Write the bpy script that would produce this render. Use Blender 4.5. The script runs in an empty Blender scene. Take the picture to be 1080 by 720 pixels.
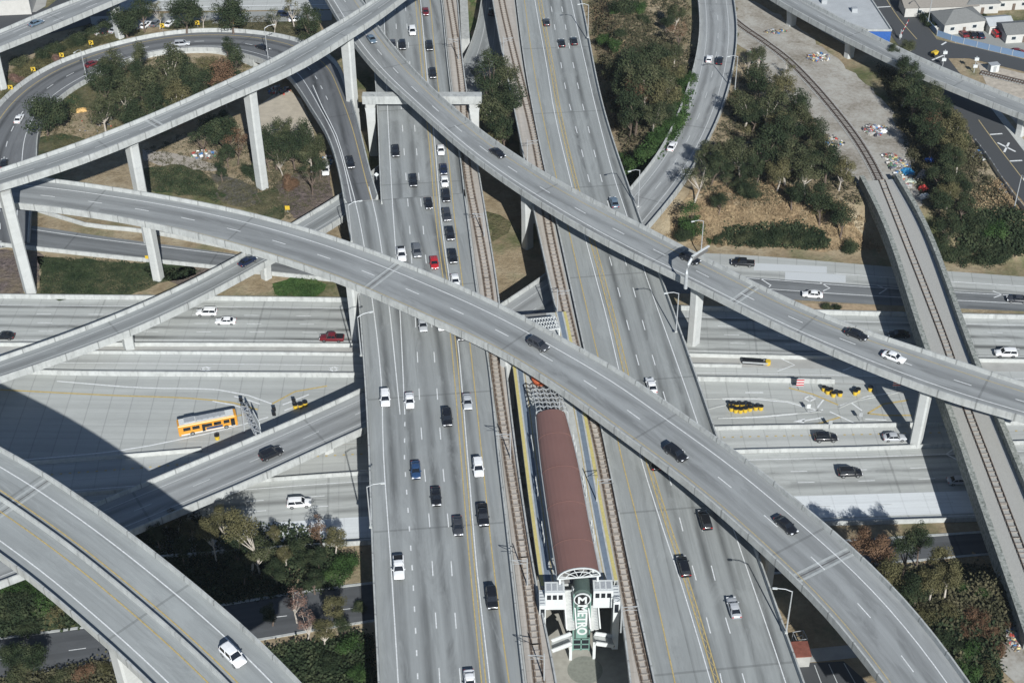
import bpy, bmesh, math, random
import numpy as np
from mathutils import Vector, Matrix
rnd = random.Random(7)
S = bpy.context.scene
C = S.collection
R_ = math.radians
# ------------------------------------------------------------------ camera
FPX, PITCH, ROLL, CAMH = 1550.0, R_(37.7), R_(-0.8), 204.0
_fw = Vector((0, math.cos(PITCH), -math.sin(PITCH)))
_up = Vector((0, math.sin(PITCH), math.cos(PITCH)))
_ri = Vector((1, 0, 0))
_r2 = _ri*math.cos(ROLL) + _up*math.sin(ROLL)
_u2 = -_ri*math.sin(ROLL) + _up*math.cos(ROLL)
cam = bpy.data.cameras.new('camera'); camo = bpy.data.objects.new('camera', cam); C.objects.link(camo)
m = Matrix((_r2, _u2, -_fw)).transposed().to_4x4(); m.translation = (0, 0, CAMH)
camo.matrix_world = m
cam.sensor_width = 36; cam.lens = FPX/1080*36; cam.clip_start = 1; cam.clip_end = 20000
S.camera = camo
# ------------------------------------------------------------------ light
SUN_EL = 32.5
dxy = Vector((-0.235, 0.972)).normalized()          # where shadows fall
ldir = Vector((dxy.x*math.cos(R_(SUN_EL)), dxy.y*math.cos(R_(SUN_EL)), -math.sin(R_(SUN_EL))))
sun = bpy.data.lights.new('sun', 'SUN'); sun.energy = 5.0; sun.angle = R_(0.5); sun.color = (1, .992, .965)
so = bpy.data.objects.new('sun', sun); C.objects.link(so); so.rotation_euler = ldir.to_track_quat('-Z', 'Y').to_euler()
so.location = (60, -60, 260)
W = bpy.data.worlds.new('World'); S.world = W; W.use_nodes = True
nt = W.node_tree; bgn = nt.nodes['Background']
sky = nt.nodes.new('ShaderNodeTexSky'); sky.sky_type = 'NISHITA'; sky.sun_disc = False
sky.sun_elevation = R_(SUN_EL); sky.sun_rotation = math.atan2(-dxy.x, -dxy.y) % (2*math.pi)
nt.links.new(sky.outputs[0], bgn.inputs[0]); bgn.inputs[1].default_value = 0.062
sky.air_density = 0.9; sky.dust_density = 0.2; sky.ozone_density = 2.0; sky.altitude = 300
S.view_settings.view_transform = 'Standard'; S.view_settings.look = 'None'
S.view_settings.exposure = 0.32; S.view_settings.gamma = 1; S.view_settings.use_curve_mapping = False

# ------------------------------------------------------------------ helpers
def U(x, y, z=0.0):
    d = _r2*((x-540)/FPX) + _u2*((360-y)/FPX) + _fw
    t = (z-CAMH)/d.z
    return Vector((d.x*t, d.y*t, z))
def tag(o, label=None, cat=None, group=None, kind=None):
    if label: o['label'] = label
    if cat: o['category'] = cat
    if group: o['group'] = group
    if kind: o['kind'] = kind
    return o
def empty(name, loc, rz=0.0):
    o = bpy.data.objects.new(name, None); C.objects.link(o); o.location = loc; o.rotation_euler = (0, 0, rz)
    o.empty_display_size = .5
    return o
class MB:
    """collects faces; build() links ONE mesh object"""
    def __init__(s): s.v = []; s.f = []; s.mi = []; s.uv = []; s.col = []
    def face(s, pts, mi=0, uv=None, col=None):
        n = len(s.v); s.v += [tuple(p) for p in pts]; s.f.append(tuple(range(n, n+len(pts)))); s.mi.append(mi)
        s.uv.append(uv if uv else [(0, 0)]*len(pts)); s.col.append(col)
    def grid(s, rows, mi=0, uvs=None, close=False):
        n = len(s.v); k = len(rows[0])
        for r in rows: s.v += [tuple(p) for p in r]
        for i in range(len(rows)-1):
            for j in range(k if close else k-1):
                j2 = (j+1) % k
                s.f.append((n+i*k+j, n+i*k+j2, n+(i+1)*k+j2, n+(i+1)*k+j)); s.mi.append(mi)
                s.uv.append([uvs[i][j], uvs[i][j2], uvs[i+1][j2], uvs[i+1][j]] if uvs else [(0, 0)]*4); s.col.append(None)
    def box(s, c, d, M=None, mi=0, col=None):
        x, y, z = d[0]/2, d[1]/2, d[2]/2
        P = [Vector((a*x, b*y, e*z)) + Vector(c) for a in (-1, 1) for b in (-1, 1) for e in (-1, 1)]
        if M: P = [M @ p for p in P]
        for q in ((0, 1, 3, 2), (4, 6, 7, 5), (0, 4, 5, 1), (2, 3, 7, 6), (0, 2, 6, 4), (1, 5, 7, 3)): s.face([P[i] for i in q], mi, None, col)
    def bar(s, a, b, w, h=None, mi=0):
        a = Vector(a); b = Vector(b); h = h or w; d = b-a; L = d.length
        if L < 1e-5: return
        q = d.to_track_quat('X', 'Z').to_matrix().to_4x4(); q.translation = (a+b)/2
        s.box((0, 0, 0), (L, w, h), q, mi)
    def tube(s, pts, rads, n=8, mi=0, cap=True):
        rows = []
        for i, p in enumerate(pts):
            p = Vector(p); t = (Vector(pts[min(i+1, len(pts)-1)])-Vector(pts[max(i-1, 0)])).normalized()
            a = t.cross(Vector((0, 0, 1))) if abs(t.z) < .95 else t.cross(Vector((1, 0, 0)))
            a.normalize(); b = t.cross(a); r = rads[i] if hasattr(rads, '__len__') else rads
            rows.append([p + a*r*math.cos(2*math.pi*k/n) + b*r*math.sin(2*math.pi*k/n) for k in range(n)])
        s.grid(rows, mi, close=True)
        if cap: s.face(rows[0][::-1], mi); s.face(rows[-1], mi)
    def prism(s, poly, z0, z1, mi=0, mtop=None):
        n = len(poly)
        s.face([(p[0], p[1], z1) for p in poly], mi if mtop is None else mtop)
        for i in range(n):
            a, b = poly[i], poly[(i+1) % n]; s.face([(a[0], a[1], z0), (b[0], b[1], z0), (b[0], b[1], z1), (a[0], a[1], z1)], mi)
    def build(s, name, mats, parent=None, smooth=False, merge=False):
        me = bpy.data.meshes.new(name); me.from_pydata(s.v, [], s.f)
        if not isinstance(mats, (list, tuple)): mats = [mats]
        for mm in mats: me.materials.append(mm)
        me.polygons.foreach_set('material_index', s.mi)
        uvl = me.uv_layers.new(name='UVMap'); flat = [c for f in s.uv for q in f for c in q]; uvl.data.foreach_set('uv', flat)
        if any(c is not None for c in s.col):
            ca = me.color_attributes.new('tint', 'FLOAT_COLOR', 'CORNER'); fl = []
            for f, c in zip(s.f, s.col): fl += list((c or (.5, .5, .5)) + (1,)) * len(f)
            ca.data.foreach_set('color', fl)
        if smooth: me.polygons.foreach_set('use_smooth', [True]*len(s.f))
        if merge:
            bm = bmesh.new(); bm.from_mesh(me); bmesh.ops.remove_doubles(bm, verts=bm.verts, dist=1e-4)
            bmesh.ops.recalc_face_normals(bm, faces=bm.faces); bm.to_mesh(me); bm.free()
        me.update()
        o = bpy.data.objects.new(name, me); C.objects.link(o)
        if parent: o.parent = parent
        return o
def obj(name, me, parent=None):
    o = bpy.data.objects.new(name, me); C.objects.link(o)
    if parent: o.parent = parent
    return o
def crom(P, step=4.0):
    """Catmull-Rom through P (Vectors), resampled about every `step` metres"""
    P = [Vector(p) for p in P]
    if len(P) == 2:
        n = max(2, int((P[1]-P[0]).length/step)); return [P[0].lerp(P[1], i/n) for i in range(n+1)]
    Q = [P[0]*2-P[1]] + P + [P[-1]*2-P[-2]]; out = []
    for i in range(1, len(Q)-2):
        a, b, c, d = Q[i-1:i+3]
        t01 = max((b-a).length, .01)**.5; t12 = max((c-b).length, .01)**.5; t23 = max((d-c).length, .01)**.5
        m1 = (c-b + t12*((b-a)/t01-(c-a)/(t01+t12))); m2 = (c-b + t12*((d-c)/t23-(d-b)/(t12+t23)))
        n = max(1, int((c-b).length/step))
        for k in range(n):
            t = k/n; out.append(b*(2*t**3-3*t*t+1) + m1*(t**3-2*t*t+t) + c*(-2*t**3+3*t*t) + m2*(t**3-t*t))
    out.append(P[-1]); return out
def resample(P, n):
    L = [0]
    for a, b in zip(P, P[1:]): L.append(L[-1]+(b-a).length)
    out = []; j = 0
    for i in range(n):
        s = L[-1]*i/(n-1)
        while j < len(P)-2 and L[j+1] < s: j += 1
        t = (s-L[j])/max(L[j+1]-L[j], 1e-9); out.append(P[j].lerp(P[j+1], min(t, 1)))
    return out
def smooth(P, it=3):
    P = list(P)
    for _ in range(it): P = [P[0]] + [(P[i-1]+P[i]*2+P[i+1])/4 for i in range(1, len(P)-1)] + [P[-1]]
    return P

# ------------------------------------------------------------------ materials
def new_mat(name, rough=.85, spec=.3, metal=0.0):
    m = bpy.data.materials.new(name); m.use_nodes = True; b = m.node_tree.nodes['Principled BSDF']
    b.inputs['Roughness'].default_value = rough; b.inputs['Specular IOR Level'].default_value = spec; b.inputs['Metallic'].default_value = metal
    return m, m.node_tree, b
def nz(t, vec, scale, detail=4, rough=.55, dist=0):
    n = t.nodes.new('ShaderNodeTexNoise'); n.inputs['Scale'].default_value = scale; n.inputs['Detail'].default_value = detail
    n.inputs['Roughness'].default_value = rough; n.inputs['Distortion'].default_value = dist
    if vec is not None: t.links.new(vec, n.inputs['Vector'])
    return n.outputs['Fac']
def ramp(t, fac, stops):
    r = t.nodes.new('ShaderNodeValToRGB'); t.links.new(fac, r.inputs[0]); e = r.color_ramp.elements
    while len(e) < len(stops): e.new(.5)
    for el, (p, c) in zip(e, stops): el.position = p; el.color = (*c, 1) if len(c) == 3 else c
    return r.outputs[0]
def mth(t, op, a, b=None, c=None):
    n = t.nodes.new('ShaderNodeMath'); n.operation = op
    for i, q in enumerate((a, b, c)):
        if q is None: continue
        if isinstance(q, (int, float)): n.inputs[i].default_value = q
        else: t.links.new(q, n.inputs[i])
    return n.outputs[0]
def mixc(t, fac, a, b, mode='MIX'):
    n = t.nodes.new('ShaderNodeMix'); n.data_type = 'RGBA'; n.blend_type = mode
    for i, q in ((0, fac), (6, a), (7, b)):
        if isinstance(q, (int, float)): n.inputs[i].default_value = q
        elif isinstance(q, tuple): n.inputs[i].default_value = (*q, 1)
        else: t.links.new(q, n.inputs[i])
    return n.outputs[2]
def pos(t):
    return t.nodes.new('ShaderNodeNewGeometry').outputs['Position']
def scl(t, vec, s):
    n = t.nodes.new('ShaderNodeMapping'); n.inputs['Scale'].default_value = s; t.links.new(vec, n.inputs['Vector']); return n.outputs[0]
def simple(name, col, var=.15, scale=1.5, rough=.85, spec=.3, metal=0.0, stain=None):
    m, t, b = new_mat(name, rough, spec, metal); p = pos(t); f = nz(t, p, scale, 5)
    c = ramp(t, f, [(.3, tuple(x*(1-var) for x in col)), (.7, tuple(min(1, x*(1+var)) for x in col))])
    if stain:
        g = nz(t, scl(t, p, (.25, .25, 1.2)), 1.0, 6, .7); c = mixc(t, mth(t, 'MULTIPLY', ramp(t, g, [(.5, (0, 0, 0)), (.75, (1, 1, 1))]), stain), c, tuple(x*.45 for x in col))
    t.links.new(c, b.inputs['Base Color']); return m
def road_mat(name, base, lane=3.6, v0=0.0, streak=.35, vmin=0, vmax=99, joint=4.6, jdark=.25, patch=.12, grain=1.0, warm=0.0, soft=.0):
    """road surface: UV u = metres along, v = metres from the left edge; oil streak in each lane, faint joints, patches"""
    m, t, b = new_mat(name, .8, .25)
    uv = t.nodes.new('ShaderNodeUVMap').outputs[0]
    sp = t.nodes.new('ShaderNodeSeparateXYZ'); t.links.new(uv, sp.inputs[0]); u, v = sp.outputs[0], sp.outputs[1]
    # low frequency tone + long stretched blotches + fine grain
    f1 = nz(t, scl(t, uv, (.03, .12, 1)), 1, 5, .6); f2 = nz(t, scl(t, uv, (.5, 1.5, 1)), 1, 6, .65); f3 = nz(t, scl(t, uv, (.02, 1.1, 1)), 1, 4, .6)
    val = mth(t, 'ADD', mth(t, 'MULTIPLY', mth(t, 'SUBTRACT', f1, .5), patch*3), mth(t, 'MULTIPLY', mth(t, 'SUBTRACT', f2, .5), .28*grain))
    val = mth(t, 'ADD', val, mth(t, 'MULTIPLY', mth(t, 'SUBTRACT', f3, .5), .42))
    # slab to slab tone
    if joint:
        wn = t.nodes.new('ShaderNodeTexWhiteNoise'); wn.noise_dimensions = '2D'
        cv = t.nodes.new('ShaderNodeCombineXYZ'); t.links.new(mth(t, 'FLOOR', mth(t, 'DIVIDE', u, joint*3)), cv.inputs[0]); t.links.new(mth(t, 'FLOOR', mth(t, 'DIVIDE', mth(t, 'SUBTRACT', v, v0), lane)), cv.inputs[1])
        t.links.new(cv.outputs[0], wn.inputs['Vector'])
        val = mth(t, 'ADD', val, mth(t, 'MULTIPLY', mth(t, 'SUBTRACT', wn.outputs['Value'], .5), patch*.7))
    # oil streak in the middle of every lane
    ph = mth(t, 'FRACT', mth(t, 'DIVIDE', mth(t, 'SUBTRACT', v, v0), lane))
    d = mth(t, 'ABSOLUTE', mth(t, 'SUBTRACT', ph, .5))
    st = ramp(t, d, [(0.0, (1, 1, 1)), (.09+soft, (.75, .75, .75)), (.27+soft, (.0, .0, .0))])
    st = mth(t, 'MULTIPLY', st, mth(t, 'GREATER_THAN', v, vmin)); st = mth(t, 'MULTIPLY', st, mth(t, 'LESS_THAN', v, vmax))
    sn = nz(t, scl(t, uv, (.035, .28, 1)), 1, 5, .6)
    st = mth(t, 'MULTIPLY', st, ramp(t, sn, [(.32, (.25,)*3), (.62, (1,)*3)]))
    st = mth(t, 'MULTIPLY', st, streak)
    col = tuple(base)
    c = mixc(t, 1.0, col, mth(t, 'ADD', val, 1.0), 'MULTIPLY')
    c = mixc(t, st, c, tuple(x*.22 for x in col))
    if joint:
        j = mth(t, 'LESS_THAN', mth(t, 'FRACT', mth(t, 'DIVIDE', u, joint)), .055)
        c = mixc(t, mth(t, 'MULTIPLY', j, jdark), c, tuple(x*.35 for x in col))
        j2 = mth(t, 'LESS_THAN', ph, .03); c = mixc(t, mth(t, 'MULTIPLY', j2, jdark*.8), c, tuple(x*.35 for x in col))
    if not joint or streak > .6:
        g1 = nz(t, scl(t, uv, (.018, .5, 1)), 1, 6, .7); c = mixc(t, mth(t, 'MULTIPLY', ramp(t, g1, [(.50, (0, 0, 0)), (.66, (1, 1, 1))]), .36), c, tuple(x*.42 for x in col))
        g2 = nz(t, scl(t, uv, (.05, .22, 1)), 1, 7, .7, .8); c = mixc(t, mth(t, 'MULTIPLY', ramp(t, g2, [(.52, (0, 0, 0)), (.60, (1, 1, 1))]), .30), c, tuple(min(1, q*1.35) for q in col))
        fx = mth(t, 'LESS_THAN', mth(t, 'FRACT', mth(t, 'DIVIDE', u, 38.0)), .012); c = mixc(t, mth(t, 'MULTIPLY', fx, .35), c, tuple(x*.3 for x in col))
    # sparse spots and cracks
    vo = nz(t, scl(t, uv, (.9, .9, 1)), 1, 8, .75); c = mixc(t, mth(t, 'MULTIPLY', ramp(t, vo, [(.66, (0, 0, 0)), (.74, (1, 1, 1))]), .35), c, tuple(x*.4 for x in col))
    t.links.new(c, b.inputs['Base Color']); return m
CONC = (.36, .375, .375); CONCL = (.50, .515, .50)
M = {}
M['conc'] = simple('concrete', (.42, .435, .42), .14, .8, stain=.35)
M['parapet'] = simple('parapet_concrete', (.39, .405, .395), .08, .5, stain=.3)
def wall_mat(name, col):
    m, t, b = new_mat(name, .85, .25); p = pos(t); uv = t.nodes.new('ShaderNodeUVMap').outputs[0]; sp = t.nodes.new('ShaderNodeSeparateXYZ'); t.links.new(uv, sp.inputs[0])
    c = ramp(t, nz(t, p, .5, 6, .6), [(.3, tuple(x*.84 for x in col)), (.7, tuple(x*1.12 for x in col))])
    g = nz(t, scl(t, p, (1.1, 1.1, .22)), 1.0, 6, .7); c = mixc(t, mth(t, 'MULTIPLY', ramp(t, g, [(.5, (0, 0, 0)), (.68, (1, 1, 1))]), .5), c, tuple(x*.42 for x in col))
    j = mth(t, 'LESS_THAN', mth(t, 'ABSOLUTE', mth(t, 'SUBTRACT', mth(t, 'FRACT', mth(t, 'DIVIDE', sp.outputs[0], 7.3)), .5)), .018)
    c = mixc(t, mth(t, 'MULTIPLY', j, .6), c, tuple(x*.3 for x in col)); t.links.new(c, b.inputs['Base Color']); return m
M['parapet'] = wall_mat('parapet_concrete', (.39, .405, .395))
M['column'] = simple('column_concrete', (.45, .465, .455), .06, .4, stain=.25)
M['under'] = simple('girder_concrete', (.36, .37, .36), .1, .5)
M['white_paint'] = simple('white_road_paint', (.62, .64, .64), .18, 2.5)
M['worn_white'] = simple('worn_white_paint', (.47, .49, .49), .15, 2.5)
M['yellow_paint'] = simple('yellow_road_paint', (.44, .34, .14), .2, 2.0)
M['worn_yellow'] = simple('worn_yellow_paint', (.40, .33, .18), .2, 2.0)
M['jointband'] = simple('joint_band_concrete', (.36, .38, .375), .12, 1.5)
M['joint'] = simple('joint_steel', (.12, .12, .12), .1, 3)
M['white'] = simple('white_painted_metal', (.54, .565, .56), .06, 2)
M['galv'] = simple('galvanised_steel', (.42, .44, .45), .1, 3, .5, .5, .3)
M['black'] = simple('black_plastic', (.015, .016, .018), .2, 3, .5)
M['yellow'] = simple('yellow_plastic', (.55, .38, .04), .15, 3, .5)
M['trackbed'] = simple('track_concrete', (.40, .37, .33), .16, 1.2, stain=.4)
M['plinth'] = simple('rail_plinth_rust', (.19, .15, .115), .3, 2.5)
M['rail'] = simple('rail_steel', (.10, .075, .06), .2, 4, .5)
M['tie2'] = simple('weathered_tie', (.30, .27, .235), .2, 4)
M['ballast'] = simple('ballast', (.34, .34, .32), .3, 9)
M['tiedark'] = simple('timber_tie', (.10, .085, .075), .3, 5)

# ------------------------------------------------------------------ decks
class Deck:
    def __init__(s, left, right, z, step=4.0, sm=3, pair=True):
        if not hasattr(z, '__len__'): zl = [z]*len(left); zr = [z]*len(right)
        else:
            zs = list(z); zl = [zs[min(int(i/(len(left)-1)*(len(zs)-1)), len(zs)-2)] for i in range(len(left))]
            f = lambda q: (lambda k: zs[k]+(zs[k+1]-zs[k])*(q*(len(zs)-1)-k))(min(int(q*(len(zs)-1)), len(zs)-2))
            zl = [f(i/(len(left)-1)) for i in range(len(left))]; zr = [f(i/(len(right)-1)) for i in range(len(right))]
        Lc = crom([U(p[0], p[1], q) for p, q in zip(left, zl)], step); Rc = crom([U(p[0], p[1], q) for p, q in zip(right, zr)], step)
        n = max(len(Lc), len(Rc)); Lc = smooth(resample(Lc, n), sm); Rc = smooth(resample(Rc, n), sm)
        # pair each left point with a right one across the road (a few rounds of recentring)
        cen = [(a+b)/2 for a, b in zip(Lc, Rc)]
        Lp, Rp = Lc, Rc; out = cen
        for _ in range(3 if pair else 0):
            out = []; Lp = []; Rp = []
            for i, c in enumerate(cen):
                t = (cen[min(i+1, n-1)]-cen[max(i-1, 0)]); t.z = 0; t.normalize(); nn = Vector((-t.y, t.x, 0))
                def hit(P):
                    best = None
                    for a, b in zip(P, P[1:]):
                        da = (a-c).dot(t); db = (b-c).dot(t)
                        if (da <= 0) != (db <= 0):
                            k = da/(da-db); q = a.lerp(b, k); d = (q-c).length
                            if best is None or d < best[0]: best = (d, q)
                    if best is None:
                        e = min(P, key=lambda q: (q-c).length); k = (e-c).dot(nn); return c+nn*k
                    return best[1]
                l = hit(Lc); r = hit(Rc); Lp.append(l); Rp.append(r); out.append((l+r)/2)
            cen = smooth(out, 1) if pair else smooth(out, 3)
        s.c = smooth(cen, 2); s.n = n; s.t = []; s.nn = []; s.hw = []
        for i, c in enumerate(s.c):
            t = (s.c[min(i+1, n-1)]-s.c[max(i-1, 0)]); t.z = 0; t.normalize(); s.t.append(t); s.nn.append(Vector((-t.y, t.x, 0)))
            s.hw.append(abs((Lp[i]-Rp[i]).dot(s.nn[-1]))/2 if pair else (Lp[i]-Rp[i]).length/2)
        for _ in range(4): s.hw = [s.hw[0]]+[(s.hw[i-1]+2*s.hw[i]+s.hw[i+1])/4 for i in range(1, n-1)]+[s.hw[-1]]
        s.L = [0]
        for a, b in zip(s.c, s.c[1:]): s.L.append(s.L[-1]+(b-a).length)
        s.sgn = 1 if (Lp[n//2]-s.c[n//2]).dot(s.nn[n//2]) > 0 else -1     # +1: left edge on +n side
    def pt(s, i, off, dz=0):
        """off metres from the left edge"""
        return s.c[i] + s.nn[i]*s.sgn*(s.hw[i]-off) + Vector((0, 0, dz))
    def fr(s, i, f, dz=0): return s.pt(i, f*2*s.hw[i], dz)
    def at(s, w):
        i = min(range(s.n), key=lambda k: (s.c[k].xy-w.xy).length_squared); return i
    def along(s, d):
        d = max(0, min(d, s.L[-1]-1e-6)); j = max(k for k in range(s.n) if s.L[k] <= d); j = min(j, s.n-2)
        return j, (d-s.L[j])/max(s.L[j+1]-s.L[j], 1e-6)
    def frd(s, d, f, dz=0):
        j, k = s.along(d); return s.fr(j, f, dz).lerp(s.fr(j+1, f, dz), k)
def strip(mb, P, w, dz=0.0):
    """flat band of width w along points P"""
    rows = []
    for i, p in enumerate(P):
        t = Vector(P[min(i+1, len(P)-1)])-Vector(P[max(i-1, 0)]); t.z = 0
        if t.length < 1e-6: t = Vector((1, 0, 0))
        t.normalize(); n = Vector((-t.y, t.x, 0)); rows.append([p+n*w/2+Vector((0, 0, dz)), p-n*w/2+Vector((0, 0, dz))])
    mb.grid(rows)
def lines(mb, P, w, dash=None, gap=None, phase=0.0, dz=0.03):
    """solid or dashed line along a curve P"""
    if not dash: strip(mb, P, w, dz); return
    L = [0]
    for a, b in zip(P, P[1:]): L.append(L[-1]+(b-a).length)
    def at(d):
        for j in range(len(P)-1):
            if L[j+1] >= d: return P[j].lerp(P[j+1], (d-L[j])/max(L[j+1]-L[j], 1e-6))
        return P[-1]
    d = phase
    while d+dash < L[-1]: strip(mb, [at(d), at(d+dash)], w, dz); d += dash+gap
def fline(dk, mb, f, w, dash=None, gap=None, phase=0, i0=0, i1=None, dz=.06):
    lines(mb, [dk.fr(i, f) for i in range(i0, i1 or dk.n)], w, dash, gap, phase, dz)
def road_surface(dk, mat, parent, dz=0.0, inset=.35, name='road_surface'):
    mb = MB(); rows = []; uvs = []
    for i in range(dk.n):
        w = 2*dk.hw[i]; k = 6
        rows.append([dk.pt(i, inset+(w-2*inset)*j/k, dz) for j in range(k+1)]); uvs.append([(dk.L[i], inset+(w-2*inset)*j/k) for j in range(k+1)])
    mb.grid(rows, 0, uvs); return mb.build(name, mat, parent)
def viaduct(name, label, cat, dk, smat, girder=1.9, inset=2.2, par=(True, True), parh=.95, group=None, pw=.38, loc=None):
    root = empty(name, dk.c[dk.n//2].xy.to_3d() if loc is None else loc); tag(root, label, cat, group)
    off = root.location.copy()
    mb = MB(); rows = []
    for i in range(dk.n):
        w = 2*dk.hw[i]; ins = min(inset, w*.28)
        sec = [(0, 0), (w, 0), (w, -.35), (w-ins, -.6), (w-ins-.5, -girder), (ins+.5, -girder), (ins, -.6), (0, -.35)]
        rows.append([dk.pt(i, a, b-.2 if b == 0 else b)-off for a, b in sec])
    mb.grid(rows, close=True); mb.face(rows[0]); mb.face(rows[-1][::-1])
    mb.build('deck', M['under'], root)
    o = road_surface(dk, smat, root); o.location = -off
    for sd in (0, 1):
        if not par[sd]: continue
        mb = MB(); rows = []
        for i in range(dk.n):
            w = 2*dk.hw[i]; sec = [(-.03, -.75), (-.03, parh), (.27, parh), (pw, .02)]
            if sd: sec = [(w-a, b) for a, b in sec]
            rows.append([dk.pt(i, a, b)-off for a, b in sec])
        mb.grid(rows, 0, [[(dk.L[i]+.01, j) for j in range(4)] for i in range(dk.n)], close=True); mb.face(rows[0]); mb.face(rows[-1][::-1]); mb.build('parapet', M['parapet'], root)
    root['_'] = 1; del root['_']
    return root
def column(dk, root, px=None, top=None, i=None, z0=0.0, girder=1.9, w=2.5, t=2.2, flare=1.5, off=None, label=None):
    if px is not None: b = U(px[0], px[1], z0); i = dk.at(b)
    if top is not None: b = U(top[0], top[1], dk.c[dk.n//2].z); i = dk.at(b); b = U(top[0], top[1], dk.c[i].z); px = top
    c = dk.c[i] if off is None else dk.pt(i, off)
    if px is not None:
        dv = (b-dk.c[i]).dot(dk.nn[i]); al = (b-dk.c[i]).dot(dk.t[i]); lim = max(dk.hw[i]-3.2, .3); c = dk.c[i]+dk.t[i]*al+dk.nn[i]*max(-lim, min(lim, dv))
    tx = dk.t[i]; nx = dk.nn[i]; zt = dk.c[i].z-girder; rows = []
    for z, k in ((z0-.5, 1), (z0+(zt-z0)*.55, 1), (zt-2.2, 1.12), (zt-.9, flare*.85), (zt+.05, flare)):
        a = w/2*k; e = t/2; ch = .35
        rows.append([Vector((c.x, c.y, z))+nx*p+tx*q for p, q in ((a, e-ch), (a-ch, e), (-a+ch, e), (-a, e-ch), (-a, -e+ch), (-a+ch, -e), (a-ch, -e), (a, -e+ch))])
    mb = MB(); off_ = root.location; mb.grid([[p-off_ for p in r] for r in rows], close=True); mb.face([p-off_ for p in rows[-1]]); return mb.build('column', M['column'], root)
def add_child(mb, name, mat, root):
    """mesh given in world coordinates becomes a part of root"""
    o = mb.build(name, mat, root); o.location = -root.location
    return o
def joint(dk, root, px, w=.9, mat='parapet'):
    i = dk.at(U(px[0], px[1], dk.c[0].z)); i = min(max(i, 1), dk.n-2); mb = MB()
    for o, wd in ((-.8, .5), (.8, .5)):
        a = dk.fr(i, .03, .045)+dk.t[i]*o; b = dk.fr(i, .97, .045)+dk.t[i]*o; e = dk.t[i]*wd/2
        mb.face([a-e, b-e, b+e, a+e])
    add_child(mb, 'expansion_joint', M['jointband'], root)
    mb = MB(); a = dk.fr(i, .03, .05); b = dk.fr(i, .97, .05); e = dk.t[i]*.1; mb.face([a-e, b-e, b+e, a+e]); add_child(mb, 'joint_seal', M['joint'], root)
DECKS = {}
# ------------------------------------------------------------------ terrain (one sheet to the horizon)
ZP = 7.0
def ss(a): a = min(max(a, 0), 1); return a*a*(3-2*a)
def interp(x, P):
    if x <= P[0][0]: return P[0][1]
    for a, b in zip(P, P[1:]):
        if x <= b[0]: return a[1]+(b[1]-a[1])*(x-a[0])/(b[0]-a[0])
    return P[-1][1]
_nb = [(U(*p).x, U(*p).y) for p in ((700, 259), (760, 261), (850, 266), (930, 273), (1080, 284), (1160, 290))]
_ce = [(U(*p, 12).y, U(*p, 12).x) for p in ((835, 700), (753, 457), (678, 240), (637, 117), (613, 0))]
_sb = [(U(*p).x, U(*p).y) for p in ((880, 625), (960, 612), (1010, 602), (1040, 596), (1100, 590))]
def terr(x, y):
    ne = ss((y-interp(x, _nb)-1)/13)*ss((x-interp(y, _ce)-3)/9)
    se = ss((interp(x, _sb)-y)/12)*ss((x-62)/12)
    ne2 = ss((y-interp(x, _nb)-14)/30)
    h = ZP*ne + ZP*se
    h += 1.2*math.sin(x*.07+1)*math.sin(y*.05)*ss((x-interp(y, _ce)-6)/15)*ss((y-interp(x, _nb)-4)/20)*ss((interp(y, _ce)+45-x)/15)
    # small embankments in the loop and by the frontage road
    if x < -10 and y > 305: h += .12*math.sin(x*.11)*math.sin(y*.09)-.12
    return h
def ZG(px, py):
    """height of the ground seen at a pixel"""
    z = 0
    for _ in range(12):
        p = U(px, py, z); z = z*.4+.6*terr(p.x, p.y)
    return z
def G(px, py, dz=0): z = ZG(px, py); p = U(px, py, z); p.z = terr(p.x, p.y)+dz; return p
xs = [-3000, -1500, -800, -450, -300]+[-240+4*i for i in range(60)]+[0+2.5*i for i in range(84)]+[215+8*i for i in range(8)]+[300, 500, 1000, 3000]
ys = [-500, -100, 50, 110]+[140+3*i for i in range(125)]+[525, 560, 620, 800, 1300, 2500, 5000, 9000]
mb = MB(); mb.grid([[Vector((x, y, terr(x, y))) for y in ys] for x in xs])
def ground_mat():
    m, t, b = new_mat('ground_soil', .95, .1); p = pos(t)
    n1 = nz(t, scl(t, p, (1, 1, .2)), .035, 6, .62); n2 = nz(t, p, .16, 7, .65); n3 = nz(t, p, .9, 7, .7); n4 = nz(t, p, .08, 6, .65)
    dry = ramp(t, n2, [(.3, (.20, .155, .095)), (.5, (.29, .235, .155)), (.7, (.36, .31, .22))])
    grn = ramp(t, n2, [(.3, (.055, .075, .03)), (.6, (.11, .12, .055)), (.75, (.19, .17, .09))])
    c = mixc(t, ramp(t, mth(t, 'ADD', mth(t, 'MULTIPLY', n1, .6), mth(t, 'MULTIPLY', n4, .4)), [(.50, (0, 0, 0)), (.60, (1, 1, 1))]), dry, grn)
    g = mth(t, 'ADD', .55, mth(t, 'MULTIPLY', n3, .9)); c = mixc(t, 1.0, c, g, 'MULTIPLY')
    t.links.new(c, b.inputs['Base Color'])
    bp = t.nodes.new('ShaderNodeBump'); bp.inputs['Strength'].default_value = .7; bp.inputs['Distance'].default_value = .5; t.links.new(n3, bp.inputs['Height']); t.links.new(bp.outputs[0], b.inputs['Normal'])
    return m
tag(mb.build('ground', ground_mat(), smooth=True), kind='structure')

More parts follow.
